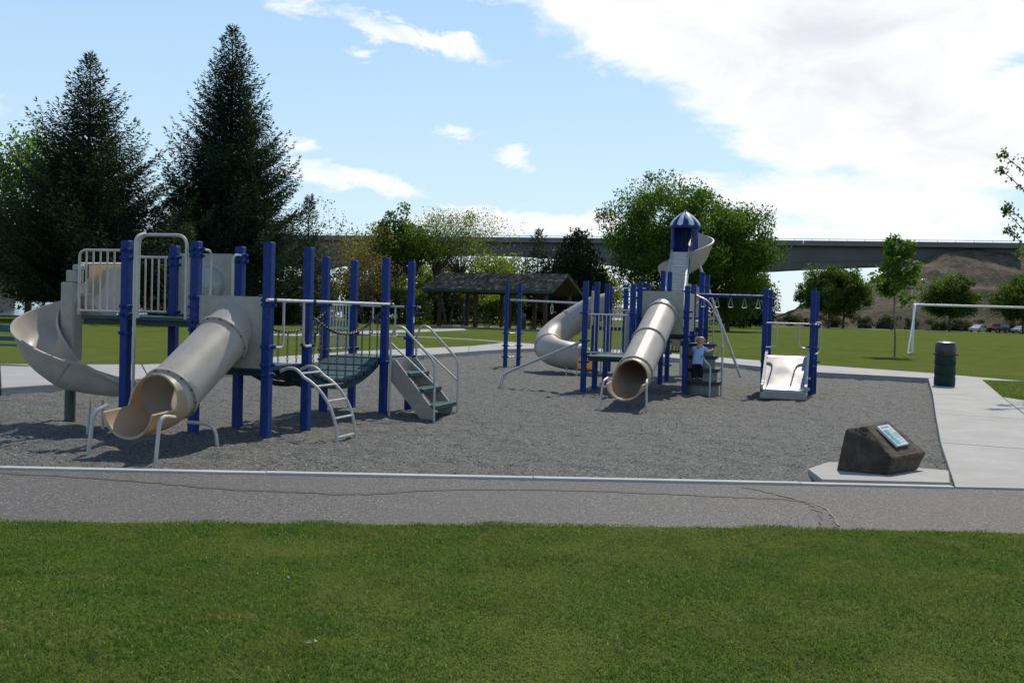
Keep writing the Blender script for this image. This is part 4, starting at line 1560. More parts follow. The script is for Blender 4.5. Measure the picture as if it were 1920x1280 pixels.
# bed: from the deck forward
sl_pts = [(2.14, DH + 0.02), (2.06, DH + 0.02), (1.90, 0.74), (1.24, 0.30), (1.08, 0.21), (0.94, 0.175), (0.88, 0.16), (0.86, 0.12)]
xs_ = np.linspace(3.68, 4.52, 9)
mb = MB()
ny = len(sl_pts)
fine = spline([(0, y, z) for y, z in sl_pts], 5)
V = []
for q in fine:
    for j, xx in enumerate(xs_):
        V.append((xx, q.y, q.z + 0.0022 * (float(vnoise(np.array(xx * 3), np.array(q.y * 3))) - 0.5)))
nf = len(fine)
F = [(i * 9 + j, i * 9 + j + 1, (i + 1) * 9 + j + 1, (i + 1) * 9 + j) for i in range(nf - 1) for j in range(8)]
mb.add(V, [f[::-1] for f in F])
mb.add([(x, y, z - 0.03) for x, y, z in V], F)
ss = mb.build('steel_slide', M['steel'], play2, smooth=True)
for xx in (3.655, 4.545):
    mb = MB()
    P = [Vector((xx, q.y, q.z + 0.035)) for q in fine]
    for a, b in zip(P, P[1:]):
        mb.beam(a, b, 0.05, 0.15)
    mb.build('side_rail', M['pipe'], ss)
mb = MB(); mb.box(3.62, 4.58, 0.84, 0.95, -0.02, 0.11, 0.01)
mb.build('foot_board', M['panel'], ss)
mb = MB()
for yy, zz in ((1.30, 0.20), (1.62, 0.42)):
    mb = MB(); mb.box(3.72, 4.62, yy, yy + 0.05, zz - 0.05, zz)
    mb.build('cross_brace', M['silver'], ss)
# back tube slide: enclosed chute turning left and back right
def w3(X, Y, z):
    a, b = w2(X, Y)
    return (a, b, z)


curve = spline([w3(2.75, 30.9, 1.88), w3(2.25, 30.9, 1.72), w3(1.75, 30.8, 1.42), w3(1.28, 30.55, 1.08), w3(1.02, 30.0, 0.80), w3(1.10, 29.45, 0.60), w3(1.45, 29.2, 0.50), w3(1.72, 29.25, 0.47)], 8)
mb = MB()
sweep(mb, curve, lambda i, k: arc_profile(0.385, 0.018, math.pi, 28))
bt = mb.build('tube_slide', M['beige'], play2, smooth=True)
bt['label'] = 'curved enclosed slide with glow-tinted yellow mouth'
for i in (17, 36):
    flange(bt, curve, i, 0.385, 0.018, 'seam', 'beige', 8)
tail = [curve[-1] + (curve[-1] - curve[-2]).normalized() * 0.062 * k for k in range(10)]
mb = MB()
sweep(mb, tail, lambda i, k: arc_profile(0.385, 0.018, math.pi - (math.pi - rad(80)) * min(1, (i / (k - 1)) * 1.15) ** 1.3, 28))
mb.build('exit_chute', M['glow_yellow'], bt, smooth=True)
e = tail[-3]
for (ox, oy) in ((-0.25, -0.30), (0.22, -0.26), (0.25, 0.30), (-0.5, -0.42)):
    pipe_part(bt, 'support_leg', [(e.x + ox * 0.8, e.y + oy, 0.40), (e.x + ox, e.y + oy * 1.25, 0.30), (e.x + ox, e.y + oy * 1.3, -0.15)], 0.018, 'pipe', 0.1)
q = curve[20]
pipe_part(bt, 'support_leg', [(q.x + 0.25, q.y - 0.1, q.z - 0.32), (q.x + 0.25, q.y - 0.1, -0.15)], 0.022, 'pipe')
deck(play2, A1[0] + 0.2, A2[0] + 0.9, A2[1] - 1.2, A2[1] - 0.1, 1.30)
mb = MB(); mb.box(A1[0] + 0.14, A1[0] + 0.17, A1[1] - 0.95, A1[1] - 0.05, 1.32, 2.28, 0.01)
mb.build('slide_panel', M['panel'], play2)
mb = MB(); mb.box(0.42, 0.98, 2.22, 2.25, 0.80, 1.72, 0.01)
mb.build('back_panel', M['panel'], play2)
guard(play2, (0.10, 2.28), (0.95, 2.28), 1.75, 2.26, 3)
# ladder to the tower
TX, TY = w2(4.66, 29.4)
TR = 0.375
ZT = 3.25
lb = Vector((1.22, 3.9, 1.35))
lt = Vector((TX - 0.05, TY - 0.42, ZT + 0.05))
ld = None
d = (lt - lb)
sd = Vector((1, -0.03, 0))
for sg in (-1, 1):
    mb = MB()
    a = lb + sd * sg * 0.27
    b = lt + sd * sg * 0.23
    ext = b + (b - a).normalized() * 0.95
    mb.beam(a, b, 0.045, 0.17)
    mb.beam(b, ext, 0.05, 0.06)
    if ld is None:
        ld = mb.build('tower_ladder', M['silver'], play2)
    else:
        mb.build('ladder_rail', M['silver'], ld)
for sg in (-1, 1):
    pipe_part(ld, 'blue_edge', [lb + sd * sg * 0.27 + Vector((0.02, 0.09, -0.09)), lt + sd * sg * 0.23 + Vector((0.02, 0.09, -0.09))], 0.022, 'blue')
for k in range(9):
    c = lb + d * (k + 0.6) / 9
    mb = MB()
    mb.box(c.x - 0.245, c.x + 0.245, c.y - 0.09, c.y + 0.09, c.z - 0.03, c.z, 0.006)
    t_ = mb.build('tread', M['silver'], ld)
    mb = MB(); mb.box(c.x - 0.24, c.x + 0.24, c.y + 0.092, c.y + 0.104, c.z - 0.04, c.z + 0.17)
    mb.build('riser', M['pipe'], t_)
# tower capsule
mb = MB()
seg = 16
for k in range(seg):
    a0 = 2 * math.pi * (k + 0.02) / seg
    a1 = 2 * math.pi * (k + 0.98) / seg
    ac = math.degrees((a0 + a1) / 2)
    if 225 < ac < 318 or 50 < ac < 70:
        continue
    pts = []
    quad = []
    for rr in (TR, TR - 0.025):
        for a in (a0, a1):
            quad.append((TX + rr * math.cos(a), TY + rr * math.sin(a)))
    poly = [quad[0], quad[1], quad[3], quad[2]]
    m2 = MB(); m2.prism(poly, ZT - 0.05, ZT + 0.92)
    m2.build('tower_stave', M['blue'], play2)
mb.lathe([(TR - 0.06, ZT - 0.12), (TR + 0.02, ZT - 0.10), (TR + 0.02, ZT), (TR - 0.06, ZT)], (TX, TY, 0), 24)
mb.build('tower_floor', M['blue'], play2, smooth=True)
mb = MB()
prof = [(TR + 0.03, 0.86), (TR + 0.04, 0.90), (TR + 0.02, 0.95), (TR * 0.84, 1.05), (TR * 0.56, 1.15), (TR * 0.30, 1.22), (TR * 0.10, 1.27), (0.015, 1.32)]
sg = 32
for k in range(sg):
    for (r0, z0), (r1, z1) in zip(prof, prof[1:]):
        pass
roof_b, roof_w = MB(), MB()
for k in range(16):
    tgt = roof_b if k % 2 == 0 else roof_w
    grid = []
    for r_, z_ in prof:
        row = []
        for j in range(4):
            a = 2 * math.pi * (k + j / 3) / 16
            bulge = 1 + 0.05 * math.sin(j / 3 * math.pi)
            row.append((TX + r_ * bulge * math.cos(a), TY + r_ * bulge * math.sin(a), ZT + z_))
        grid.append(row)
    V = [p for row in grid for p in row]
    F = [(i * 4 + j, i * 4 + j + 1, i * 4 + 5 + j, i * 4 + 4 + j) for i in range(len(grid) - 1) for j in range(3)]
    gore = MB().add(V, F)
    gore.build('roof_gore', M['blue'] if k % 2 == 0 else M['plaque'], play2, smooth=True)
mb = MB(); mb.lathe([(TR - 0.02, ZT + 0.80), (TR + 0.045, ZT + 0.81), (TR + 0.05, ZT + 0.88), (TR - 0.02, ZT + 0.89)], (TX, TY, 0), 32)
mb.build('roof_ring', M['blue'], play2, smooth=True)
mb = MB(); mb.lathe([(0.075, -0.15), (0.075, ZT - 0.1)], (TX, TY + 0.35, 0), 16)
mb.build('tower_mast', M['silver'], play2, smooth=True)
st_b = w3(6.44, 29.7, -0.1)
pipe_part(play2, 'brace_strut', [(TX + 0.36, TY - 0.05, ZT + 0.0), st_b], 0.038, 'silver', None, 10)
# winding open slide round the mast
zf2 = lambda t: 3.46 - 3.08 * t
wind, wp = helix_slide(play2, (TX, TY + 0.30), 0.37, rad(100), rad(100 - 790), zf2, 0.30, 0.30, 0.56, name='winding_slide', tail=0.7, mat='beige', high_start=0.10, turns_steps=130)

# ------------------------------------------------------------------ other things
# marker boulder on its slab
ps = MB()
SLAB = [(3.16, 10.70), (4.46, 10.73), (4.80, 11.60), (4.05, 12.02), (3.62, 12.02), (3.22, 11.42)]
slab_ob = ps.prism(SLAB, -0.15, 0.045).build('boulder_slab', M['concrete'], kind='structure')
rock = empty('marker_boulder', (4.03, 11.50, 0.045), 0, 'dark basalt boulder with sloped face carrying a small plaque', 'boulder')


def rk(x, y, z):
    return (x - 4.03, y - 11.50, z - 0.045)


front = [(3.50, 11.34, 0.045), (3.55, 11.36, 0.28), (3.60, 11.39, 0.485), (3.83, 11.42, 0.53), (3.93, 11.26, 0.36), (4.00, 11.10, 0.215), (3.965, 11.10, 0.045)]
back = [(3.72, 11.90, 0.045), (3.76, 11.92, 0.30), (3.93, 11.92, 0.50), (4.22, 11.90, 0.545), (4.40, 11.76, 0.385), (4.56, 11.62, 0.232), (4.45, 11.56, 0.045)]
import bmesh
bmr = bmesh.new()
vf = [bmr.verts.new(rk(*p)) for p in front]
vb = [bmr.verts.new(rk(*p)) for p in back]
n = len(front)
bmr.faces.new(vf); bmr.faces.new(vb[::-1])
for i in range(n):
    j = (i + 1) % n
    bmr.faces.new((vf[j], vf[i], vb[i], vb[j]))
bmesh.ops.recalc_face_normals(bmr, faces=bmr.faces[:])
bmesh.ops.bevel(bmr, geom=bmr.edges[:], offset=0.014, segments=1, affect='EDGES')
bmesh.ops.triangulate(bmr, faces=bmr.faces[:])
for _ in range(4):
    bmesh.ops.subdivide_edges(bmr, edges=[e for e in bmr.edges if e.calc_length() > 0.045], cuts=1)
    bmesh.ops.triangulate(bmr, faces=bmr.faces[:])
from mathutils import noise as mn
for v in bmr.verts:
    p = v.co
    k = mn.fractal(p * 7, 0.9, 2.0, 4) * 0.009 + mn.noise(p * 26) * 0.005
    d = p.normalized()
    if p.z > 0.01:
        v.co = p + d * k
me = bpy.data.meshes.new('stone')
bmr.to_mesh(me); bmr.free()
me.materials.append(M['rock'])
ro = bpy.data.objects.new('stone', me); COL.objects.link(ro); ro.parent = rock
# plaque on the sloped top
pa_, pb_, pc_ = Vector(rk(*front[3])), Vector(rk(*front[5])), Vector(rk(*back[5]))
pd_ = Vector(rk(*back[3]))
nrm = (pc_ - pa_).cross(pd_ - pb_).normalized()
if nrm.z < 0:
    nrm = -nrm
ax = ((pd_ + pc_) / 2 - (pa_ + pb_) / 2).normalized()
ax = (ax - nrm * ax.dot(nrm)).normalized()
dn = ax.cross(nrm).normalized()
if dn.z > 0:
    dn = -dn
cen = (pa_ + pb_ + pc_ + pd_) / 4 + nrm * 0.022 - dn * 0.03


def plq(u0, u1, v0, v1, h0, h1, name, mat, parent):
    mb = MB()
    r = lambda h: [cen + ax * u + dn * v + nrm * h for u, v in ((u0, v0), (u1, v0), (u1, v1), (u0, v1))]
    mb.rings([r(h0), r(h1)])
    return mb.build(name, mat, parent)


# ax runs up-slope away from the viewer's right; the sheet reads along dn
pq = plq(-0.14, 0.14, -0.150, 0.150, -0.012, 0.012, 'plaque', M['plaque'], rock)
plq(-0.118, -0.018, -0.085, 0.130, 0.0121, 0.0128, 'printed_picture', M['plaque_pic'], pq)
plq(-0.100, 0.092, -0.126, -0.110, 0.0121, 0.0128, 'printed_heading', M['ink'], pq)
for k, (u1, v) in enumerate(((0.075, -0.080), (0.082, -0.062), (0.118, -0.030), (0.115, -0.015), (0.118, 0.0), (0.11, 0.015), (0.118, 0.03), (0.09, 0.045), (0.105, 0.075), (0.118, 0.105))):
    plq(0.006, u1, v, v + 0.006, 0.0121, 0.0127, 'printed_line', M['ink'], pq)

# litter bins
def litter_bin(loc, label, s_=1.0, lid=True, group=None):
    b = empty('litter_bin', loc, 0.2, label, 'bin', group)
    mb = MB()
    prof = [(0.235, 0.0)]
    for k in range(3):
        z = 0.02 + k * 0.25
        prof += [(0.245, z), (0.25, z + 0.02), (0.25, z + 0.20), (0.238, z + 0.22), (0.238, z + 0.235)]
    prof += [(0.25, 0.76)]
    mb.lathe([(r * s_, z * s_) for r, z in prof], seg=32)
    mb.build('drum', M['bin_green'], b, smooth=True, angle=50)
    if lid:
        mb = MB()
        mb.lathe([(r * s_, z * s_) for r, z in [(0.262, 0.755), (0.272, 0.76), (0.272, 0.80), (0.246, 0.81), (0.246, 1.02), (0.225, 1.065), (0.16, 1.092), (0.02, 1.10)]], seg=32)
        l = mb.build('lid', M['bin_lid'], b, smooth=True, angle=35)
        for a in (0.6, 2.2, 3.9, 5.4):
            mb = MB()
            c = Vector((0.272 * math.cos(a), 0.272 * math.sin(a), 0.78)) * s_
            mb.box(c.x - 0.03, c.x + 0.03, c.y - 0.03, c.y + 0.03, c.z - 0.02, c.z + 0.02, 0.008)
            mb.build('lid_clip', M['bin_lid'], l)
    return b


litter_bin((10.72, 26.35, 0.1), 'dark green drum litter bin with grey domed lid on concrete walk')
litter_bin((0.80, 87.2, 0.16), 'dark litter bin inside the shelter among picnic tables', 1.2)

# benches
def bench(loc, rotz, label, L=1.9):
    b = empty('park_bench', loc, rotz, label, 'bench')
    for z, y, hgt, dep, nm in ((0.80, 0.26, 0.17, 0.035, 'back_board'), (0.57, 0.22, 0.10, 0.035, 'back_board')):
        mb = MB(); mb.box(-L / 2, L / 2, y, y + dep, z - hgt / 2, z + hgt / 2, 0.01); mb.build(nm, M['bench_teal'], b)
    for y in (-0.20, -0.04, 0.12):
        mb = MB(); mb.box(-L / 2, L / 2, y - 0.065, y + 0.065, 0.42, 0.46, 0.01); mb.build('seat_board', M['bench_teal'], b)
    for x in (-L / 2 + 0.18, L / 2 - 0.18):
        mb = MB()
        mb.beam((x, 0.02, -0.05), (x, 0.02, 0.42), 0.07, 0.07)
        mb.beam((x, -0.24, 0.395), (x, 0.24, 0.395), 0.05, 0.045)
        mb.beam((x, 0.22, 0.40), (x, 0.30, 0.90), 0.05, 0.03, (0, 1, 0))
        mb.build('leg', M['black'], b)
    return b


bench((-11.62, 24.35, 0.1), rad(-4), 'teal slatted bench standing on the concrete beside the spiral slide', 2.0)
bench((-7.1, 42.3, 0.1), rad(-12), 'teal slatted bench on the lawn behind the chain bridge')

# picnic tables
def picnic(loc, rotz, label, group=None, mat='black'):
    b = empty('picnic_table', loc, rotz, label, 'table', group)
    for y in (-0.29, 0.0, 0.29):
        mb = MB(); mb.box(-0.95, 0.95, y - 0.135, y + 0.135, 0.72, 0.765, 0.01); mb.build('top_board', M[mat], b)
    for y in (-0.74, 0.74):
        mb = MB(); mb.box(-0.95, 0.95, y - 0.13, y + 0.13, 0.42, 0.465, 0.01); mb.build('seat', M[mat], b)
    for x in (-0.6, 0.6):
        mb = MB()
        mb.pipe(fillet([(x, -0.80, 0.40), (x, -0.62, 0.40), (x, -0.58, 0.03), (x, 0.58, 0.03), (x, 0.62, 0.40), (x, 0.80, 0.40)], 0.1), 0.03, 6)
        mb.pipe([(x, -0.22, 0.03), (x, -0.22, 0.72)], 0.03, 6)
        mb.pipe([(x, 0.22, 0.03), (x, 0.22, 0.72)], 0.03, 6)
        mb.build('leg_frame', M['black'], b, smooth=True)
    return b


# picnic shelter
SH = rad(-25)
shel = empty('picnic_shelter', (2.98, 85.2, 0.088), SH, 'open picnic shelter with weathered shake roof and green trim', 'shelter')
LEN, WID, EZ, RISE = 11.6, 6.6, 3.15, 1.45      # runs to -x from the near right roof corner; +y is back
shaft = []
mb = MB(); mb.box(-LEN + 0.4, -0.4, 0.5, WID - 0.5, -0.08, 0.06)
mb.build('floor_slab', M['concrete'], shel)
for x in (-0.75, -3.95, -7.1, -10.5):
    for y in (0.75, WID - 0.75):
        mb = MB(); mb.box(x - 0.14, x + 0.14, y - 0.14, y + 0.14, 0.06, EZ + 0.02, 0.02)
        mb.build('post', M['wood'], shel)
for y in (0.75, WID - 0.75):
    mb = MB(); mb.box(-LEN + 0.5, -0.5, y - 0.09, y + 0.09, EZ - 0.24, EZ + 0.02)
    mb.build('beam', M['wood'], shel)
for k in range(6):
    x = -0.75 - k * 1.95
    mb = MB()
    mb.beam((x, 0.2, EZ - 0.06), (x, WID / 2, EZ - 0.06 + RISE), 0.09, 0.14)
    mb.build('rafter', M['wood'], shel)
    mb = MB()
    mb.beam((x, WID - 0.2, EZ - 0.06), (x, WID / 2, EZ - 0.06 + RISE), 0.09, 0.14)
    mb.build('rafter', M['wood'], shel)
mb = MB()
mb.rings([[(-LEN, y, z) for y, z in ((-0.05, EZ), (WID / 2, EZ + RISE), (WID + 0.05, EZ), (WID + 0.05, EZ + 0.06), (WID / 2, EZ + RISE + 0.06), (-0.05, EZ + 0.06))],
          [(0, y, z) for y, z in ((-0.05, EZ), (WID / 2, EZ + RISE), (WID + 0.05, EZ), (WID + 0.05, EZ + 0.06), (WID / 2, EZ + RISE + 0.06), (-0.05, EZ + 0.06))]])
rf = mb.build('roof', M['wood'], shel)
rr = random.Random(5)
V, F, at = [], [], []
sl_len = math.hypot(WID / 2 + 0.12, RISE)
ca, sa = (WID / 2 + 0.12) / sl_len, RISE / sl_len
for side in (0, 1):
    rows = 13
    for r in range(rows):
        x = -LEN - 0.08
        while x < 0.08:
            w = rr.uniform(0.12, 0.30)
            s0 = r * sl_len / rows - rr.uniform(0, 0.05)
            s1 = s0 + sl_len / rows * 1.35
            th = rr.uniform(0.05, 0.10)
            quad = []
            for (xx, ss_, up) in ((x, s0, th), (x + w - 0.012, s0, th), (x + w - 0.012, s1, 0.012), (x, s1, 0.012), (x, s0, 0.0), (x + w - 0.012, s0, 0.0)):
                y = -0.14 + ss_ * ca - up * sa
                z = EZ + 0.055 + ss_ * sa + up * ca
                if side:
                    y = WID - y
                quad.append((xx, y, z))
            b = len(V)
            V += quad
            fs = [(b, b + 1, b + 2, b + 3), (b + 4, b + 5, b + 1, b)]
            if side:
                fs = [f[::-1] for f in fs]
            F += fs
            tone = min(1, max(0, rr.gauss(0.5, 0.3)))
            at += [tone, tone]
            x += w
np_mesh('shakes', V, F, M['shake'], rf, attr=at, kind='stuff')
for y, yy in ((-0.16, -1), (WID + 0.16, 1)):
    mb = MB(); mb.box(-LEN - 0.05, 0.05, y - 0.025, y + 0.025, EZ - 0.17, EZ + 0.05)
    mb.build('fascia', M['fascia'], shel)
for x in (0.09, -LEN - 0.09):
    for y in (-0.15, WID + 0.15):
        mb = MB()
        mb.beam((x, y, EZ - 0.07), (x, WID / 2, EZ + RISE + 0.0), 0.05, 0.24)
        mb.build('barge_board', M['fascia'], shel)


def sh(x, y):
    return (2.98 + x * math.cos(SH) - y * math.sin(SH), 85.2 + x * math.sin(SH) + y * math.cos(SH), 0.15)


for (x, y, r, lb_) in ((-7.2, 2.0, 0.05, 'black picnic table under the middle of the shelter'), (-1.9, 2.2, -0.1, 'black picnic table beside the gable end of the shelter'),
                       (-9.6, 4.6, 0.2, 'black picnic table at the back corner of the shelter'), (-4.2, 4.6, 0.0, 'black picnic table behind the shelter posts')):
    picnic(sh(x, y), SH + r, lb_)
picnic((7.55, 45.9, 0.088), rad(12), 'dark picnic table on the lawn behind the climber')
# grill left of the shelter
gr = empty('park_grill', (-8.6, 94.0, 0.088), 0.3, 'black pedestal grill left of the shelter', 'grill')
mb = MB(); mb.box(-0.06, 0.06, -0.06, 0.06, 0, 0.8); mb.build('pedestal', M['black'], gr)
mb = MB(); mb.box(-0.75, 0.75, -0.3, 0.3, 0.8, 1.15, 0.03); mb.build('firebox', M['black'], gr)
# slim dark pole behind the shelter
pl = empty('lamp_pole', (-4.9, 106, 0.088), 0, 'slim dark green pole rising behind the shelter', 'pole')
mb = MB(); mb.lathe([(0.16, 0), (0.16, 0.7), (0.075, 0.85), (0.06, 4.4)], seg=12); mb.build('shaft', M['fascia'], pl, smooth=True)
mb = MB(); mb.lathe([(0.05, 4.4), (0.2, 4.45), (0.24, 4.7), (0.05, 4.9)], seg=12); mb.build('head', M['fascia'], pl, smooth=True)

# football goal
goal = empty('football_goal', (20.2, 53.8, 0.088), rad(-7), 'white football goal frame on the open lawn', 'goal')
pipe_part(goal, 'crossbar', [(-0.06, 0, 2.44), (7.38, 0, 2.44)], 0.06, 'white', None, 10)
for x in (0, 7.32):
    pipe_part(goal, 'upright', [(x, 0, -0.1), (x, 0, 2.42)], 0.06, 'white', None, 10)
    pipe_part(goal, 'back_stay', [(x, 0, 2.44), (x - 0.06, -0.55, 2.44), (x - 0.9, -2.9, 0.05)] if x == 0 else [(x, 0, 2.44), (x, -0.55, 2.44), (x - 0.2, -2.9, 0.05)], 0.04, 'white', 0.2)
    pipe_part(goal, 'ground_bar', [(x - (0.9 if x == 0 else 0.2), -2.9, 0.04), (x, 0, 0.04)], 0.035, 'white')

# vehicles
def vehicle(loc, rotz, paint, label, kind='sedan', group='vehicles parked beyond the field'):
    c = empty('parked_car', loc, rotz, label, 'car', group)
    if kind == 'sedan':
        prof = [(-2.2, 0.32), (-2.28, 0.55), (-2.2, 0.80), (-1.35, 0.90), (-0.75, 1.36), (0.65, 1.40), (1.35, 0.98), (2.15, 0.92), (2.26, 0.62), (2.2, 0.32)]
        cab = [(-1.22, 0.90), (-0.72, 1.30), (0.62, 1.34), (1.22, 0.96)]
    elif kind == 'suv':
        prof = [(-2.3, 0.40), (-2.36, 0.70), (-2.25, 0.98), (-1.15, 1.08), (-0.55, 1.72), (2.05, 1.74), (2.28, 1.15), (2.32, 0.75), (2.25, 0.40)]
        cab = [(-1.02, 1.10), (-0.50, 1.64), (1.98, 1.66), (2.12, 1.12)]
    else:
        prof = [(-2.7, 0.45), (-2.75, 0.75), (-2.65, 1.02), (-1.45, 1.10), (-0.85, 1.74), (0.55, 1.76), (0.75, 1.12), (2.65, 1.10), (2.70, 0.75), (2.65, 0.45)]
        cab = [(-1.30, 1.12), (-0.80, 1.66), (0.48, 1.68), (0.60, 1.12)]
    hw_ = 0.87
    def at_w(p, k):
        x, z = p
        wz = 1 - 0.16 * max(0, min(1, (z - 0.9) / 0.7))
        return (x, k * hw_ * wz, z)
    mb = MB()
    mb.rings([[at_w(p, -0.94) for p in prof], [at_w(p, -1) if True else p for p in [(x * 0.985, 0.04 + z * 0.97) for x, z in prof]],
              [at_w(p, 1) for p in [(x * 0.985, 0.04 + z * 0.97) for x, z in prof]], [at_w(p, 0.94) for p in prof]])
    body = mb.build('body', M[paint], c)
    for k in (-1, 1):
        m2 = MB()
        r1 = [(at_w(p, k * 1.012)) for p in cab]
        r0 = [(at_w(p, k * 0.97)) for p in cab]
        m2.rings([r0, r1])
        m2.build('side_window', M['glass'], body)
    for (i, j) in (((0, 1)), ((2, 3))):
        a, b = cab[i], cab[j]
        off = -0.075 if i == 0 else 0.075
        m2 = MB()
        V = [(a[0] + off, -0.68, a[1] + 0.03), (a[0] + off, 0.68, a[1] + 0.03), (b[0] + off, 0.60, b[1] + 0.01), (b[0] + off, -0.60, b[1] + 0.01)]
        V2 = [(x - off * 0.6, y, z - 0.02) for x, y, z in V]
        m2.rings([V, V2])
        m2.build('windscreen' if i == 0 else 'rear_window', M['glass'], body)
    wx = 1.42 if kind != 'pickup' else 1.7
    for x in (-wx, wx - 0.05):
        for k in (-1, 1):
            m2 = MB()
            m2.pipe([(x, k * 0.66, 0.33), (x, k * 0.89, 0.33)], 0.33, 18)
            w_ = m2.build('wheel', M['tyre'], c, smooth=True)
            m2 = MB()
            m2.pipe([(x, k * 0.80, 0.33), (x, k * 0.90, 0.33)], 0.20, 14)
            m2.build('rim', M['silver'], w_, smooth=True)
    for k in (-1, 1):
        m2 = MB(); m2.box(prof[1][0] - 0.02, prof[1][0] + 0.10, k * 0.62 - 0.16, k * 0.62 + 0.16, prof[1][1] + 0.08, prof[1][1] + 0.20, 0.01)
        m2.build('headlight', M['plaque'], body)
        m2 = MB(); m2.box(-prof[1][0] - 0.14, -prof[1][0] - 0.01, k * 0.64 - 0.14, k * 0.64 + 0.14, prof[1][1] + 0.12, prof[1][1] + 0.24, 0.01)
        m2.build('tail_light', M['lamp_red'], body)
    return c


vehicle((88.6, 202.6, 0.096), rad(38), 'car_white', 'white sedan parked below the embankment, left of the dark red one')
vehicle((92.6, 203.4, 0.096), rad(30), 'car_red', 'dark red sport utility car parked between two pale sedans', 'suv')
vehicle((96.6, 202.4, 0.096), rad(30), 'car_silver', 'silver-blue sedan parked right of the dark red car')
vehicle((39.6, 199.5, 0.096), rad(4), 'car_dark', 'dark pickup parked beyond the maple trunks', 'pickup')
vehicle((43.2, 203.5, 0.096), rad(60), 'car_white', 'white sedan parked behind the dark pickup')
# log bollards along the parking edge
for k, (x, y) in enumerate(((35.6, 189), (37.2, 189.2), (38.9, 189.4), (40.6, 189.7), (42.3, 189.9), (44.2, 190.2))):
    mb = MB(); mb.lathe([(0.16, -0.1), (0.15, 1.15), (0.10, 1.22)], seg=10)
    o = mb.build('bollard', M['wood'], smooth=True)
    o.location = (x, y, 0.088)
    tag(o, 'short dark timber bollard at the parking edge behind the maples', 'bollard', 'timber bollards at the parking edge')
mb = MB(); mb.lathe([(0.2, -0.1), (0.19, 1.0), (0.1, 1.1)], seg=10)
o = mb.build('bollard', M['black'], smooth=True); o.location = (69.6, 196, 0.088)
tag(o, 'lone dark bollard on the field edge by the sapling', 'bollard')
# street lamp by the embankment
lampo = empty('street_lamp', (84.3, 226, 0.05), 0, 'tall grey street lamp in front of the embankment', 'street lamp')
mb = MB(); mb.lathe([(0.16, -0.2), (0.15, 1), (0.09, 10.2)], seg=10); mb.build('pole', M['silver'], lampo, smooth=True)
mb = MB(); mb.pipe([(0, 0, 10.0), (1.2, 0, 10.5), (2.4, 0, 10.7)], 0.06, 8); mb.build('arm', M['silver'], lampo, smooth=True)
mb = MB(); mb.box(2.2, 3.0, -0.15, 0.15, 10.62, 10.8, 0.04); mb.build('lamp_head', M['silver'], lampo)

# road bridge: haunched concrete girder
BA = Vector((111, 250.6, 0)); BB = Vector((-251, 344.2, 0))
bd = (BB - BA).normalized()
bn = Vector((-bd.y, bd.x, 0))
if bn.y > 0:
    bn = -bn                       # towards the viewer
br = empty('road_bridge', tuple(BA), 0, 'long haunched concrete road bridge crossing behind the trees', 'bridge')
Ltot = (BB - BA).length
ZTOP = 19.55
SP = [0, 72, 172, 272, Ltot]


def depth(s_):
    for a, b in zip(SP, SP[1:]):
        if a <= s_ <= b + 1e-6:
            t = (s_ - a) / (b - a)
            dl = 4.3 if a == 0 else 7.8
            dr = 8.6
            mid_ = 3.6
            if a == 0:
                return 4.3 + (8.6 - 4.3) * t ** 1.8
            return mid_ + (dr - mid_) * abs(2 * t - 1) ** 2
    return 4


def loc_b(s_, off, z):
    p = bd * s_ + bn * off
    return (p.x, p.y, z)


ss_ = np.linspace(-6, Ltot, 74)
mb = MB()
mb.rings([[loc_b(s_, 4.0, ZTOP - 0.55), loc_b(s_, 4.0, ZTOP - 0.60 - max(0.2, depth(max(0, s_)) * 0.62)), loc_b(s_, 3.88, ZTOP - 0.62 - max(0.2, depth(max(0, s_)) * 0.62)), loc_b(s_, 3.78, ZTOP - depth(max(0, s_))), loc_b(s_, -3.7, ZTOP - depth(max(0, s_))), loc_b(s_, -4.0, ZTOP - 0.55)] for s_ in ss_])
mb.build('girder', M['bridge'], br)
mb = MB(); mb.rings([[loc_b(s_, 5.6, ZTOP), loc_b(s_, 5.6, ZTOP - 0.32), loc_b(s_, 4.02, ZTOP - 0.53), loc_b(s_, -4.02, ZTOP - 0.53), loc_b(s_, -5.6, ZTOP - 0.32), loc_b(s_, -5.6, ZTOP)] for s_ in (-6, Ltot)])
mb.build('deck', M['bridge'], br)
seglen = 24.0
k = 0
while k * seglen < Ltot:
    a, b = -6 + k * seglen + 0.05, min(Ltot, -6 + (k + 1) * seglen - 0.05)
    for off in (5.45, -5.45):
        mb = MB()
        mb.rings([[loc_b(s_, off + 0.17, ZTOP - 0.38), loc_b(s_, off + 0.17, ZTOP + 0.82), loc_b(s_, off - 0.16, ZTOP + 0.82), loc_b(s_, off - 0.16, ZTOP + 0.002)] for s_ in (a, b)])
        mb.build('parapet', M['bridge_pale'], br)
        if off > 0 or True:
            mb = MB()
            mb.beam(loc_b(a, off, ZTOP + 1.22), loc_b(b, off, ZTOP + 1.22), 0.12, 0.12)
            for q in range(6):
                s_ = a + (b - a) * (q + 0.5) / 6
                mb.beam(loc_b(s_, off, ZTOP + 0.80), loc_b(s_, off, ZTOP + 1.2), 0.08, 0.08)
            mb.build('hand_rail', M['silver'], br)
    k += 1
for s_ in SP[1:-1]:
    mb = MB()
    mb.rings([[loc_b(s_ - 1.4, 3.4, z), loc_b(s_ + 1.4, 3.4, z), loc_b(s_ + 1.4, -3.4, z), loc_b(s_ - 1.4, -3.4, z)] for z in (-4, ZTOP - 8.4)])
    mb.build('pier', M['bridge'], br)
mb = MB()
mb.rings([[loc_b(-7, 5.7, z), loc_b(1.6, 5.7, z), loc_b(1.6, -5.7, z), loc_b(-7, -5.7, z)] for z in (10, ZTOP - 4.2)])
mb.build('abutment', M['bridge'], br)
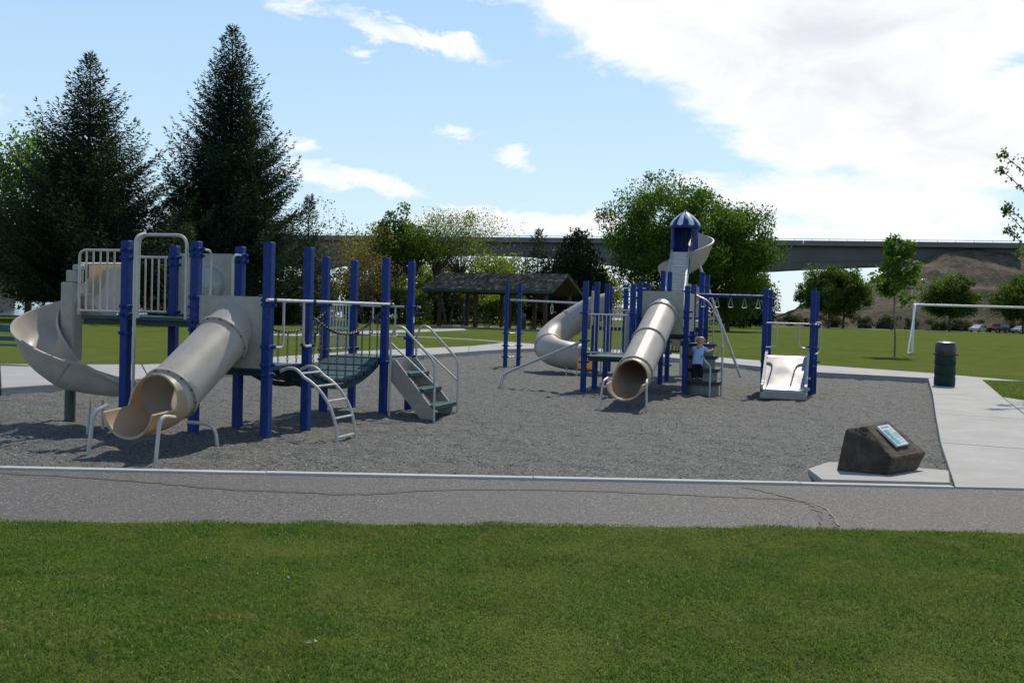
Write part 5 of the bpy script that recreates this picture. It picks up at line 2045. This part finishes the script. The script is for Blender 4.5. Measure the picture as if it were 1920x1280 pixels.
for k in range(4):
    mb = MB()
    a = -7 - k * 24 - 0.3
    mb.rings([[loc_b(s_, 5.62, ZTOP - 0.6), loc_b(s_, 5.62, ZTOP + 0.82), loc_b(s_, 5.3, ZTOP + 0.82), loc_b(s_, 5.3, ZTOP - 0.6)] for s_ in (a, a - 23.4)])
    mb.build('approach_wall', M['bridge_pale'], br)

# dry leaf litter on the near lawn
for k, (x, y, r_) in enumerate(((-0.93, 5.05, 0.3), (-0.90, 5.07, 1.4), (-0.96, 5.03, 2.2), (-1.28, 6.25, 0.4))):
    mb = MB()
    mb.add([(-0.02, 0, 0.0), (0, -0.011, 0.006), (0.022, 0, 0.002), (0, 0.012, 0.008)], [(0, 1, 2), (0, 2, 3)])
    o = mb.build('dry_leaf', M['dead_leaf'] if k < 3 else M['plaque'])
    o.location = (x, y, 0.04); o.rotation_euler = (0.3, 0.2 * k, r_)
    if k == 3:
        o.scale = (0.5, 0.5, 0.5)
    tag(o, 'small curled brown dry leaf on the mown grass' if k < 3 else 'tiny white scrap lying in the mown grass', 'leaf' if k < 3 else 'litter', 'dry leaves on the near grass' if k < 3 else None)

# ------------------------------------------------------------------ child on the climber
def skin_mesh(name, verts, edges, radii, mat, parent, sub=2):
    me = bpy.data.meshes.new(name)
    me.from_pydata(verts, edges, [])
    o = bpy.data.objects.new(name, me)
    COL.objects.link(o)
    md = o.modifiers.new('skin', 'SKIN')
    md.use_smooth_shade = True
    if not me.skin_vertices:
        bpy.context.view_layer.objects.active = o
    for i, r in enumerate(radii):
        sv = me.skin_vertices[0].data[i]
        sv.radius = (r, r) if not isinstance(r, tuple) else r
        sv.use_root = (i == 0)
    sd_ = o.modifiers.new('sub', 'SUBSURF')
    sd_.levels = sub
    sd_.render_levels = sub
    dg = bpy.context.evaluated_depsgraph_get()
    dg.update()
    m2 = bpy.data.meshes.new_from_object(o.evaluated_get(dg))
    bpy.data.objects.remove(o)
    m2.name = name
    m2.materials.clear()
    m2.materials.append(mat)
    m2.polygons.foreach_set('use_smooth', [True] * len(m2.polygons))
    ob = bpy.data.objects.new(name, m2)
    COL.objects.link(ob)
    ob.parent = parent
    return ob


def child_world(x, y):
    c, s_ = math.cos(FR), math.sin(FR)
    return (1.54 + x * c - y * s_, 22.68 + x * s_ + y * c)


kx, ky = child_world(2.32, 0.62)
kid = empty('person', (kx, ky, 0.26), FR, 'small bare-headed child in light blue shirt and navy trousers climbing', 'person')
# local: +y away from viewer, +x right.  feet at z 0
body_v = [(0.0, 0.02, 0.42), (0.01, 0.03, 0.52), (0.02, 0.05, 0.64), (0.03, 0.07, 0.735), (0.035, 0.085, 0.775), (0.04, 0.10, 0.845), (0.045, 0.11, 0.915), (0.045, 0.11, 0.955),
          (-0.07, 0.06, 0.695), (-0.075, 0.14, 0.60), (0.0, 0.24, 0.62),
          (0.13, 0.07, 0.70), (0.20, 0.17, 0.63), (0.30, 0.25, 0.68),
          (-0.055, 0.02, 0.38), (-0.06, 0.03, 0.20), (-0.06, 0.01, 0.05), (-0.06, 0.06, 0.025),
          (0.055, 0.03, 0.38), (0.065, 0.08, 0.24), (0.06, 0.05, 0.06), (0.06, 0.11, 0.03)]
body_e = [(0, 1), (1, 2), (2, 3), (3, 4), (4, 5), (5, 6), (6, 7), (3, 8), (8, 9), (9, 10), (3, 11), (11, 12), (12, 13), (0, 14), (14, 15), (15, 16), (16, 17), (0, 18), (18, 19), (19, 20), (20, 21)]
body_r = [0.085, 0.082, 0.085, 0.06, 0.046, 0.088, 0.092, 0.06, 0.038, 0.030, 0.022, 0.038, 0.030, 0.022, 0.058, 0.044, 0.033, 0.026, 0.058, 0.044, 0.033, 0.026]
bd_ = skin_mesh('body', body_v, body_e, body_r, M['skin'], kid)
# ears and fingers
mb = MB()
for sx in (-1, 1):
    c = Vector((0.043 + sx * 0.092, 0.115, 0.865))
    mb.lathe([(0.004, -0.026), (0.016, -0.016), (0.02, 0.0), (0.016, 0.016), (0.004, 0.026)], tuple(c), 8)
mb.build('ears', M['skin'], bd_, smooth=True, kind='stuff')
for hx, hy, hz in ((0.0, 0.24, 0.62), (0.30, 0.25, 0.68)):
    for k, (ln, off) in enumerate(((0.030, -0.018), (0.036, -0.006), (0.034, 0.006), (0.027, 0.017))):
        mb = MB()
        mb.pipe([(hx + 0.005, hy + 0.005, hz + off), (hx + 0.012, hy + ln * 0.7, hz + off), (hx + 0.004, hy + ln, hz + off - 0.004), (hx - 0.010, hy + ln * 0.9, hz + off - 0.004)], 0.0065, 6)
        mb.build('finger', M['skin'], bd_, smooth=True)
    mb = MB(); mb.pipe([(hx - 0.012, hy, hz + 0.01), (hx - 0.020, hy + 0.02, hz + 0.022), (hx - 0.016, hy + 0.034, hz + 0.020)], 0.007, 6)
    mb.build('thumb', M['skin'], bd_, smooth=True)
mb = MB()
rings_s = []
for z, ax_, ay_, cx_, cy_ in ((0.375, 0.112, 0.098, 0.0, 0.02), (0.385, 0.118, 0.102, 0.0, 0.02), (0.46, 0.112, 0.098, 0.004, 0.024), (0.56, 0.104, 0.092, 0.012, 0.035), (0.64, 0.106, 0.090, 0.022, 0.050),
                              (0.69, 0.112, 0.080, 0.026, 0.058), (0.725, 0.088, 0.066, 0.030, 0.068), (0.748, 0.058, 0.054, 0.032, 0.074), (0.755, 0.048, 0.046, 0.033, 0.076)):
    rings_s.append([(cx_ + ax_ * math.cos(a) * (1 + 0.03 * math.sin(3 * a + z * 40)), cy_ + ay_ * math.sin(a), z) for a in np.linspace(0, 2 * math.pi, 25)[:-1]])
mb.rings(rings_s)
shirt = mb.build('shirt', M['shirt'], kid, smooth=True, angle=0)
for pts in ([(-0.03, 0.058, 0.695), (-0.085, 0.068, 0.688), (-0.082, 0.115, 0.625)], [(0.09, 0.062, 0.695), (0.142, 0.075, 0.690), (0.180, 0.135, 0.648)]):
    mb = MB(); mb.pipe(spline(pts, 4), 0.050, 12, 0.046)
    mb.build('sleeve', M['shirt'], shirt, smooth=True)
tr_v = [(0.0, 0.02, 0.40), (-0.058, 0.02, 0.36), (-0.06, 0.03, 0.20), (-0.06, 0.012, 0.055), (0.058, 0.03, 0.36), (0.066, 0.08, 0.24), (0.06, 0.05, 0.065), (0, 0.02, 0.365)]
tr_e = [(0, 7), (7, 1), (1, 2), (2, 3), (7, 4), (4, 5), (5, 6)]
skin_mesh('trousers', tr_v, tr_e, [0.092, 0.078, 0.064, 0.054, 0.078, 0.064, 0.054, 0.100], M['navy'], kid)
for sx, yy in ((-0.06, 0.0), (0.06, 0.045)):
    mb = MB()
    mb.rings([[(sx - 0.03, yy - 0.04, z) for z in (0.0, 0.05)] + [(sx + 0.03, yy - 0.04, z) for z in (0.05, 0.0)],
              [(sx - 0.034, yy + 0.03, z) for z in (0.0, 0.055)] + [(sx + 0.034, yy + 0.03, z) for z in (0.055, 0.0)],
              [(sx - 0.028, yy + 0.10, z) for z in (0.0, 0.03)] + [(sx + 0.028, yy + 0.10, z) for z in (0.03, 0.0)]])
    mb.build('shoe', M['shoe'], kid, smooth=True)


# ------------------------------------------------------------------ trees
def rhombs(P, U, L, Wd, rng_, flat=None):
    """leaf-sized rhombus faces at P along U"""
    n = len(P)
    R = rng_.normal(size=(n, 3))
    U = U / (np.linalg.norm(U, axis=1, keepdims=True) + 1e-9)
    S_ = np.cross(U, R)
    S_ /= (np.linalg.norm(S_, axis=1, keepdims=True) + 1e-9)
    L = np.asarray(L)[:, None]
    Wd = np.asarray(Wd)[:, None]
    V = np.stack([P, P + U * L * 0.45 + S_ * Wd * 0.5, P + U * L, P + U * L * 0.45 - S_ * Wd * 0.5], 1)
    F = (np.arange(n) * 4)[:, None] + np.arange(4)[None]
    return V.reshape(-1, 3), F


def limbs_mesh(segs, seg=6):
    mb = MB()
    for pts, r0, r1 in segs:
        mb.pipe(pts, r0, seg, r1)
    return mb


def spruce(loc, H, Rb, seed, mat, label, density=1.0, droop=0.25, z0=0.02, shape=0.85, ragged=0.25, name='spruce_tree', group=None, fl=0.30, upturn=0.35):
    r = np.random.RandomState(seed)
    t = empty(name, loc, r.uniform(0, 6), label, 'tree', group)
    limbs_mesh([([(0, 0, -0.2), (0.03, 0, H * 0.5), (0, 0.02, H * 0.985)], H * 0.017, 0.02)], 8).build('trunk', M['bark'], t, smooth=True)
    Ps, Us, Ls, Ws, At = [], [], [], [], []
    br_ = []
    z = H * z0
    while z < H * 0.985:
        q = z / H
        Rz = Rb * (1 - q) ** shape * (1 if q > 0.10 else 0.80 + 2 * q)
        nb = max(4, int((6 + 3 * (1 - q)) * density))
        a0 = r.uniform(0, 6.28)
        for k in range(nb):
            a = a0 + 2 * math.pi * k / nb + r.normal(0, 0.25)
            L = Rz * (1 + ragged * r.normal()) * r.choice([1, 1, 1, 0.75])
            L = max(0.15, min(L, Rz * 1.35 + 0.25))
            d = np.array([math.cos(a), math.sin(a), 0])
            side = np.array([-d[1], d[0], 0])
            rise = 0.55 * q - droop * (1 - q)
            ns = max(3, int(L / 0.17))
            tt = np.linspace(0.06, 1, ns)
            zz = z + L * (rise * tt + upturn * (tt ** 2.6) * (0.6 + 0.4 * (1 - q))) + r.normal(0, 0.05)
            cpt = np.outer(tt * L, d)
            cpt[:, 2] = zz
            if L > 0.8 and r.rand() < 0.7:
                br_.append(([tuple(cpt[0]), tuple(cpt[ns // 3]), tuple(cpt[int(ns * 0.72)])], 0.012 + 0.012 * L, 0.008))
            for j in range(ns):
                sp_ = 0.26 * L * (1 - tt[j]) ** 0.7 * min(1, tt[j] * 4) + 0.12
                for sg in (-1, 1):
                    m = max(1, int(sp_ / 0.20 * 1.3 * density))
                    for q_ in range(m):
                        f = (q_ + r.rand()) / m
                        p = cpt[j] + side * sg * sp_ * f * 0.95 + d * sp_ * f * 0.55 + r.normal(0, 0.05, 3)
                        p[2] -= 0.14 * f * sp_ + r.uniform(0, 0.10)
                        u = side * sg * 0.75 + d * 0.85 + r.normal(0, 0.35, 3)
                        u[2] += r.uniform(-0.55, 0.35) + upturn * (tt[j] > 0.8)
                        Ps.append(p); Us.append(u)
                        Ls.append(fl * r.uniform(0.6, 1.25)); Ws.append(fl * 0.30 * r.uniform(0.6, 1.2))
                        At.append(min(1, max(0, 0.25 + 0.55 * tt[j] * r.rand() + 0.12 * r.normal())))
            # spiky tip
            for _ in range(3):
                Ps.append(cpt[-1]); Us.append(d * 0.8 + np.array([0, 0, 0.5]) + r.normal(0, 0.25, 3)); Ls.append(fl * 1.3); Ws.append(fl * 0.22); At.append(0.6)
        z += (0.30 + 0.16 * (1 - q)) * (H / 20) ** 0.5 * r.uniform(0.8, 1.2)
    for k in range(30):
        Ps.append(np.array([0, 0, H * (0.93 + 0.07 * k / 30)])); Us.append(r.normal(0, 0.7, 3) + np.array([0, 0, 0.8])); Ls.append(0.3); Ws.append(0.06); At.append(0.5)
    V, F = rhombs(np.array(Ps), np.array(Us), Ls, Ws, r)
    np_mesh('crown', V, F, M[mat], t, attr=At)
    limbs_mesh(br_, 4).build('branches', M['bark'], t, kind='stuff')
    return t


def broadleaf(loc, H, cr, seed, mat, label, n_clump=120, per=200, leaf=0.2, trunk_h=0.3, trunk_r=None, cz=None, clump_r=0.16, name='broadleaf_tree', group=None, lumps=0.18, stems=1,
              bark='bark', flat=0.0, solid=0.35, up=0.0, spread=0.3, cat='tree', part='crown', twigs=True):
    """trunk, limbs reaching every leaf clump, clumps filling an uneven crown. cr=(rx,ry,rz) crown radii"""
    r = np.random.RandomState(seed)
    t = empty(name, loc, 0, label, cat, group)
    rx_, ry_, rz_ = cr
    cz = cz if cz is not None else H - rz_
    trunk_r = trunk_r or H * 0.018
    fork = Vector((0, 0, max(0.15, H * trunk_h)))
    segs = []
    forks = []
    for k in range(stems):
        a = 6.28 * k / stems + r.uniform(0, 1)
        off = 0 if stems == 1 else 0.35 * spread
        b = Vector((math.cos(a) * off, math.sin(a) * off, -0.15))
        f = fork + Vector((math.cos(a), math.sin(a), 0)) * (spread * rx_ * 0.6 if stems > 1 else 0.0) + Vector((r.normal(0, .04), r.normal(0, .04), 0)) * H * 0.3
        segs.append(([b, (b + f) / 2 + Vector((r.normal(0, .02) * H * .3, r.normal(0, .02) * H * .3, 0)), f], trunk_r / stems ** 0.5, trunk_r * 0.7 / stems ** 0.5))
        forks.append(f)
    if stems == 1:
        topv = Vector((r.normal(0, 0.1) * rx_, r.normal(0, 0.1) * ry_, cz + rz_ * 0.6))
        segs.append(([forks[0], (forks[0] + topv) / 2 + Vector((r.normal(0, .1), r.normal(0, .1), 0)), topv], trunk_r * 0.7, 0.02))
    # clump centres: uneven ellipsoid
    ph = r.uniform(0, 6.28, 6)
    C = []
    while len(C) < n_clump:
        v = r.normal(size=3)
        v /= np.linalg.norm(v)
        a = math.atan2(v[1], v[0])
        e = v[2]
        lump = 1 + lumps * (math.sin(3 * a + ph[0]) * math.cos(2.5 * e + ph[1]) + 0.7 * math.sin(5 * a + ph[2] + 4 * e) + 0.6 * math.sin(9 * a + 7 * e + ph[3]))
        rad_ = (solid + (1 - solid) * r.rand() ** 0.5) * lump
        p = np.array([v[0] * rx_, v[1] * ry_, v[2] * rz_ * (1 if v[2] > 0 else 1 - flat)]) * rad_
        p[2] += cz
        if p[2] < 0.05 * H and part == 'crown':
            continue
        p[2] = max(p[2], 0.05)
        C.append(p)
    C = np.array(C)
    # limbs
    for i, p in enumerate(C):
        if twigs and (i % 2 == 0 or 'umbrella' in label):
            f = forks[r.randint(len(forks))] if stems > 1 else None
            if f is None:
                hz = max(fork.z, min(p[2] - 0.35 * math.hypot(p[0], p[1]), cz + rz_ * 0.55))
                tq = (hz - fork.z) / max(0.01, (cz + rz_ * 0.6 - fork.z))
                f = forks[0].lerp(Vector((0, 0, cz + rz_ * 0.6)), max(0, min(1, tq)))
            pv = Vector(p)
            m = (f + pv) / 2 + Vector((0, 0, 0.10 * (pv - f).length)) + Vector(r.normal(0, 0.06, 3)) * (pv - f).length
            w = trunk_r * (0.15 if 'umbrella' in label else 0.26) * r.uniform(0.6, 1.2)
            segs.append(([f, m, pv], w, max(0.006, w * 0.2)))
    limbs_mesh(segs, 6).build('trunk', M[bark], t, smooth=True)
    # leaves
    sc = clump_r * (rx_ + ry_ + rz_) / 3 * r.uniform(0.6, 1.35, n_clump)
    idx = np.repeat(np.arange(n_clump), per)
    n = len(idx)
    g = np.clip(r.normal(size=(n, 3)), -1.5, 1.5) * np.array([1, 1, 0.85])
    P = C[idx] + g * sc[idx][:, None]
    if part == 'crown':
        P[:, 2] = np.maximum(P[:, 2], H * 0.04)
    else:
        P[:, 2] = np.maximum(P[:, 2], 0.02)
    U = r.normal(size=(n, 3)) + np.array([0, 0, up])
    tone = np.clip(0.25 + 0.45 * r.rand(n) + 0.22 * r.normal(size=n_clump)[idx], 0, 1)
    Lf = leaf * r.uniform(0.6, 1.3, n)
    V, F = rhombs(P, U, Lf, Lf * r.uniform(0.45, 0.8, n), r)
    np_mesh(part, V, F, M[mat], t, attr=tone)
    return t


# two tall spruces on the left and their smaller neighbours
spruce((-28.8, 72, 0.088), 18.1, 8.8, 21, 'spruce', 'tall open spruce with wispy top, left of the dense taller spruce', 1.5, 0.10, 0.09, 1.12, 0.19, upturn=0.42)
spruce((-21.4, 80, 0.088), 22.2, 7.8, 22, 'spruce_blue', 'tallest dense cone-shaped spruce behind the near play structure', 1.75, 0.20, 0.02, 0.98, 0.13, upturn=0.40)
spruce((-16.6, 86, 0.088), 10.2, 2.5, 23, 'spruce_blue', 'small narrow spruce beside the tallest spruce, towards the river trees', 1.1, 0.2, 0.02, 0.9, 0.2)
spruce((-20.3, 66, 0.088), 6.3, 1.9, 24, 'young_spruce', 'young pale green spruce between the two tall spruces', 1.0, 0.15, 0.03, 0.9, 0.2)
spruce((-24.2, 76, 0.088), 9.0, 3.4, 25, 'spruce', 'low dark spruce filling the gap between the tall spruces', 1.0, 0.25, 0.02, 0.8, 0.2)
spruce((2.7, 122, 0.088), 10.9, 2.6, 26, 'spruce', 'thin-crowned small spruce rising behind the shelter roof', 0.75, 0.2, 0.08, 0.75, 0.3, fl=0.4)
broadleaf((6.5, 115, 0.088), 9.6, (3.1, 3.1, 4.9), 27, 'dark_bush', 'dark bushy juniper behind the shelter gable', 110, 170, 0.30, 0.1, 0.16, up=1.5, lumps=0.14, name='juniper_tree', clump_r=0.17)
# left edge broadleaf
broadleaf((-40, 88, 0.088), 14.8, (5.4, 5.0, 6.2), 31, 'bright', 'bright green broadleaf tree left of the open spruce', 130, 150, 0.30, 0.25, 0.3, lumps=0.2)
broadleaf((-37.6, 84, 0.088), 6.5, (3.6, 3.0, 3.0), 32, 'maple', 'leafy shrub hanging over the river at the left edge', 40, 36, 0.26, 0.1, 0.12, lumps=0.25, stems=2, name='river_shrub', cat='shrub')
# river edge trees
RIV = [  # x, y, H, rx, mat, label, clumps, per, leaf, stems, bark
    (-15.7, 92, 10.2, 1.9, 'rusty', 'nearly bare slender tree with rusty buds next to the small spruce', 46, 26, 0.20, 2),
    (-13.2, 96, 8.4, 2.4, 'rusty', 'rusty-leaved spindly tree behind the blue bridge posts', 60, 50, 0.22, 3),
    (-15.0, 108, 8.6, 3.4, 'olive', 'olive brown bushy tree behind the spindly rusty tree', 70, 110, 0.28, 3),
    (-10.9, 104, 10.3, 3.4, 'maple', 'fresh green full tree left of the umbrella-crowned tree', 85, 120, 0.28, 2),
    (-6.4, 106, 11.4, 4.9, 'willow', 'umbrella-crowned airy tree with visible limbs left of the shelter', 150, 70, 0.17, 2),
    (-11.8, 118, 7.4, 3.6, 'willow', 'grey-green low tree behind the fresh green tree', 60, 120, 0.30, 3),
    (-7.9, 122, 6.6, 3.6, 'olive', 'olive low tree behind the shelter left end', 60, 120, 0.30, 3),
    (-3.5, 126, 8.2, 4.0, 'willow', 'yellow-green bushy tree behind the shelter ridge', 80, 120, 0.30, 3),
    (-0.4, 132, 8.0, 3.8, 'willow', 'pale willow crown above the shelter roof middle', 70, 120, 0.30, 3),
    (9.8, 128, 7.2, 3.2, 'willow', 'light bushy tree between juniper and the big maple', 60, 110, 0.30, 2),
    (5.2, 138, 7.0, 3.6, 'olive', 'olive bushy tree behind the juniper', 60, 110, 0.30, 3)]
for k, (x, y, H, rx_, m_, lb_, nc, per_, lf, stm) in enumerate(RIV):
    umb = 'umbrella' in lb_
    broadleaf((x, y, 0.0), H, (rx_, rx_, H * (0.24 if umb else 0.44)), 40 + k, m_, lb_, nc, per_, lf, 0.42 if umb else 0.16, H * (0.022 if umb else 0.012), lumps=0.24,
              stems=stm, name='river_tree', group='trees along the river bank', solid=0.25, spread=0.5, clump_r=0.15 if umb else 0.2, bark='bark_pale' if m_ == 'rusty' else 'bark')
# bank-side shrubs under them
for k in range(16):
    x = -19.5 + k * 1.85 + random.Random(k).uniform(-0.5, 0.5)
    y = 97 + 1.9 * k + random.Random(k + 50).uniform(-3, 3)
    broadleaf((x, y, 0.02), 3.4 + 1.2 * random.Random(k + 9).random(), (2.3, 1.8, 1.9), 70 + k, ('olive', 'willow', 'maple', 'dark_bush')[k % 4],
              ('low olive shrub on the river bank behind the shelter', 'low grey-green shrub on the river bank behind the shelter', 'low green shrub on the river bank behind the shelter', 'low dark shrub on the river bank behind the shelter')[k % 4], 36, 130, 0.26, 0.08, 0.05, lumps=0.22, stems=3, name='bank_shrub',
              group=('olive bank shrubs', 'grey-green bank shrubs', 'green bank shrubs', 'dark bank shrubs')[k % 4], part='foliage', cat='shrub', twigs=True)
# big maples behind the tower
broadleaf((16.9, 114, 0.088), 15.9, (6.9, 6.3, 7.0), 101, 'maple', 'big leafy maple directly behind the striped tower', 260, 210, 0.27, 0.16, 0.34, lumps=0.13, up=0.9, clump_r=0.115)
broadleaf((23.6, 117, 0.088), 13.4, (5.2, 5.2, 5.9), 102, 'maple', 'second big maple right of the tower, touching the bridge', 200, 200, 0.27, 0.18, 0.28, lumps=0.14, up=0.9, clump_r=0.12)
broadleaf((32.9, 152, 0.088), 6.6, (4.3, 4.0, 3.4), 103, 'dark_bush', 'round very dark bush behind the trapeze beam', 130, 150, 0.28, 0.06, 0.2, lumps=0.08, name='dark_bush')
broadleaf((58.3, 197, 0.088), 11.2, (5.3, 5.0, 4.9), 104, 'maple_far', 'round maple with left trunk of the pair under the bridge', 170, 160, 0.36, 0.2, 0.26, lumps=0.12, up=0.8, clump_r=0.13, flat=0.25)
broadleaf((61.4, 198.5, 0.088), 10.8, (4.5, 4.4, 4.5), 105, 'maple_far', 'round maple with right trunk of the pair under the bridge', 150, 160, 0.36, 0.2, 0.26, lumps=0.12, up=0.8, clump_r=0.13, flat=0.25)
broadleaf((81.5, 199, 0.088), 10.0, (4.6, 4.5, 4.2), 106, 'maple_far', 'round maple standing alone in front of the embankment', 150, 160, 0.36, 0.2, 0.24, lumps=0.12, up=0.8, clump_r=0.13, flat=0.25)
broadleaf((95.2, 199, 0.088), 10.6, (5.8, 5.4, 4.5), 107, 'maple_far', 'round maple above the three parked cars', 170, 160, 0.36, 0.2, 0.24, lumps=0.12, up=0.8, clump_r=0.13, flat=0.25)
# sapling on the field
broadleaf((17.1, 47.6, 0.088), 5.35, (0.90, 0.90, 1.5), 110, 'bright', 'slender young tree with clumped leaves on the open lawn', 34, 85, 0.19, 0.36, 0.045, lumps=0.28, clump_r=0.16, solid=0.2, name='sapling', bark='bark_pale', cz=3.85)
# roadside scrub at the foot of the slope
for k in range(13):
    x = 55 + k * 5.0
    broadleaf((x, 212.6 + (k % 3) * 1.8, 0.1), 2.3, (2.4, 1.9, 1.2), 130 + k, 'sage', 'grey-green scrub bush at the foot of the embankment', 26, 90, 0.35, 0.08, 0.05, lumps=0.25, stems=3, name='scrub_bush', group='scrub at the slope foot', part='foliage', cat='shrub')
broadleaf((56, 268, 0), 9.0, (6, 5, 4.2), 140, 'sage', 'pale tree under the bridge span beside the round maple pair', 70, 120, 0.4, 0.15, 0.2, name='pale_tree')
# tree at the right, its branch tips reaching into view
rt = empty('maple_tree', (12.9, 23.6, 0.088), 0, 'young maple right of the walks, branch tips reaching over the lawn', 'tree')
r = np.random.RandomState(200)
segs = [([(0, 0, -0.15), (0.05, 0.02, 1.2), (0, 0.05, 2.4)], 0.11, 0.085), ([(0, 0.05, 2.4), (0.05, 0.0, 4.2), (-0.05, 0.1, 6.4)], 0.085, 0.02)]
tips = [(-2.55, -1.0, 3.95), (-2.2, -0.4, 3.6), (-2.0, -1.3, 3.40), (-2.35, -0.3, 4.9), (-1.9, 0.3, 4.15), (-2.15, 0.1, 5.3)]
for k in range(34):
    a = r.uniform(0, 6.28)
    if math.cos(a) < -0.55:
        continue
    q = r.uniform(1.0, 2.3)
    tips.append((math.cos(a) * q, math.sin(a) * q, r.uniform(2.9, 6.4)))
Pl, Ul, Al = [], [], []
for k, tpv in enumerate(tips):
    tv = Vector(tpv)
    b = Vector((0, 0.05, max(2.1, tv.z - 0.45 * math.hypot(tv.x, tv.y) - 0.4)))
    m = (b + tv) / 2 + Vector((0, 0, -0.12))
    pts = spline([b, m, tv], 6)
    segs.append((pts, 0.035, 0.006))
    for p in pts[5:]:
        for _ in range(9 if k < 6 else 16):
            Pl.append(np.array(p) + r.normal(0, 0.05, 3)); Ul.append(r.normal(0, 1, 3) + np.array([0, 0, -0.3])); Al.append(r.rand() * 0.7)
    for _ in range(46 if k < 6 else 60):
        Pl.append(np.array(tv) + r.normal(0, 0.055 if k < 6 else 0.13, 3)); Ul.append(r.normal(0, 1, 3)); Al.append(r.rand() * 0.7)
limbs_mesh(segs, 6).build('trunk', M['bark'], rt, smooth=True)
V, F = rhombs(np.array(Pl), np.array(Ul), r.uniform(0.05, 0.10, len(Pl)), r.uniform(0.04, 0.08, len(Pl)), r)
np_mesh('crown', V, F, M['maple'], rt, attr=Al)
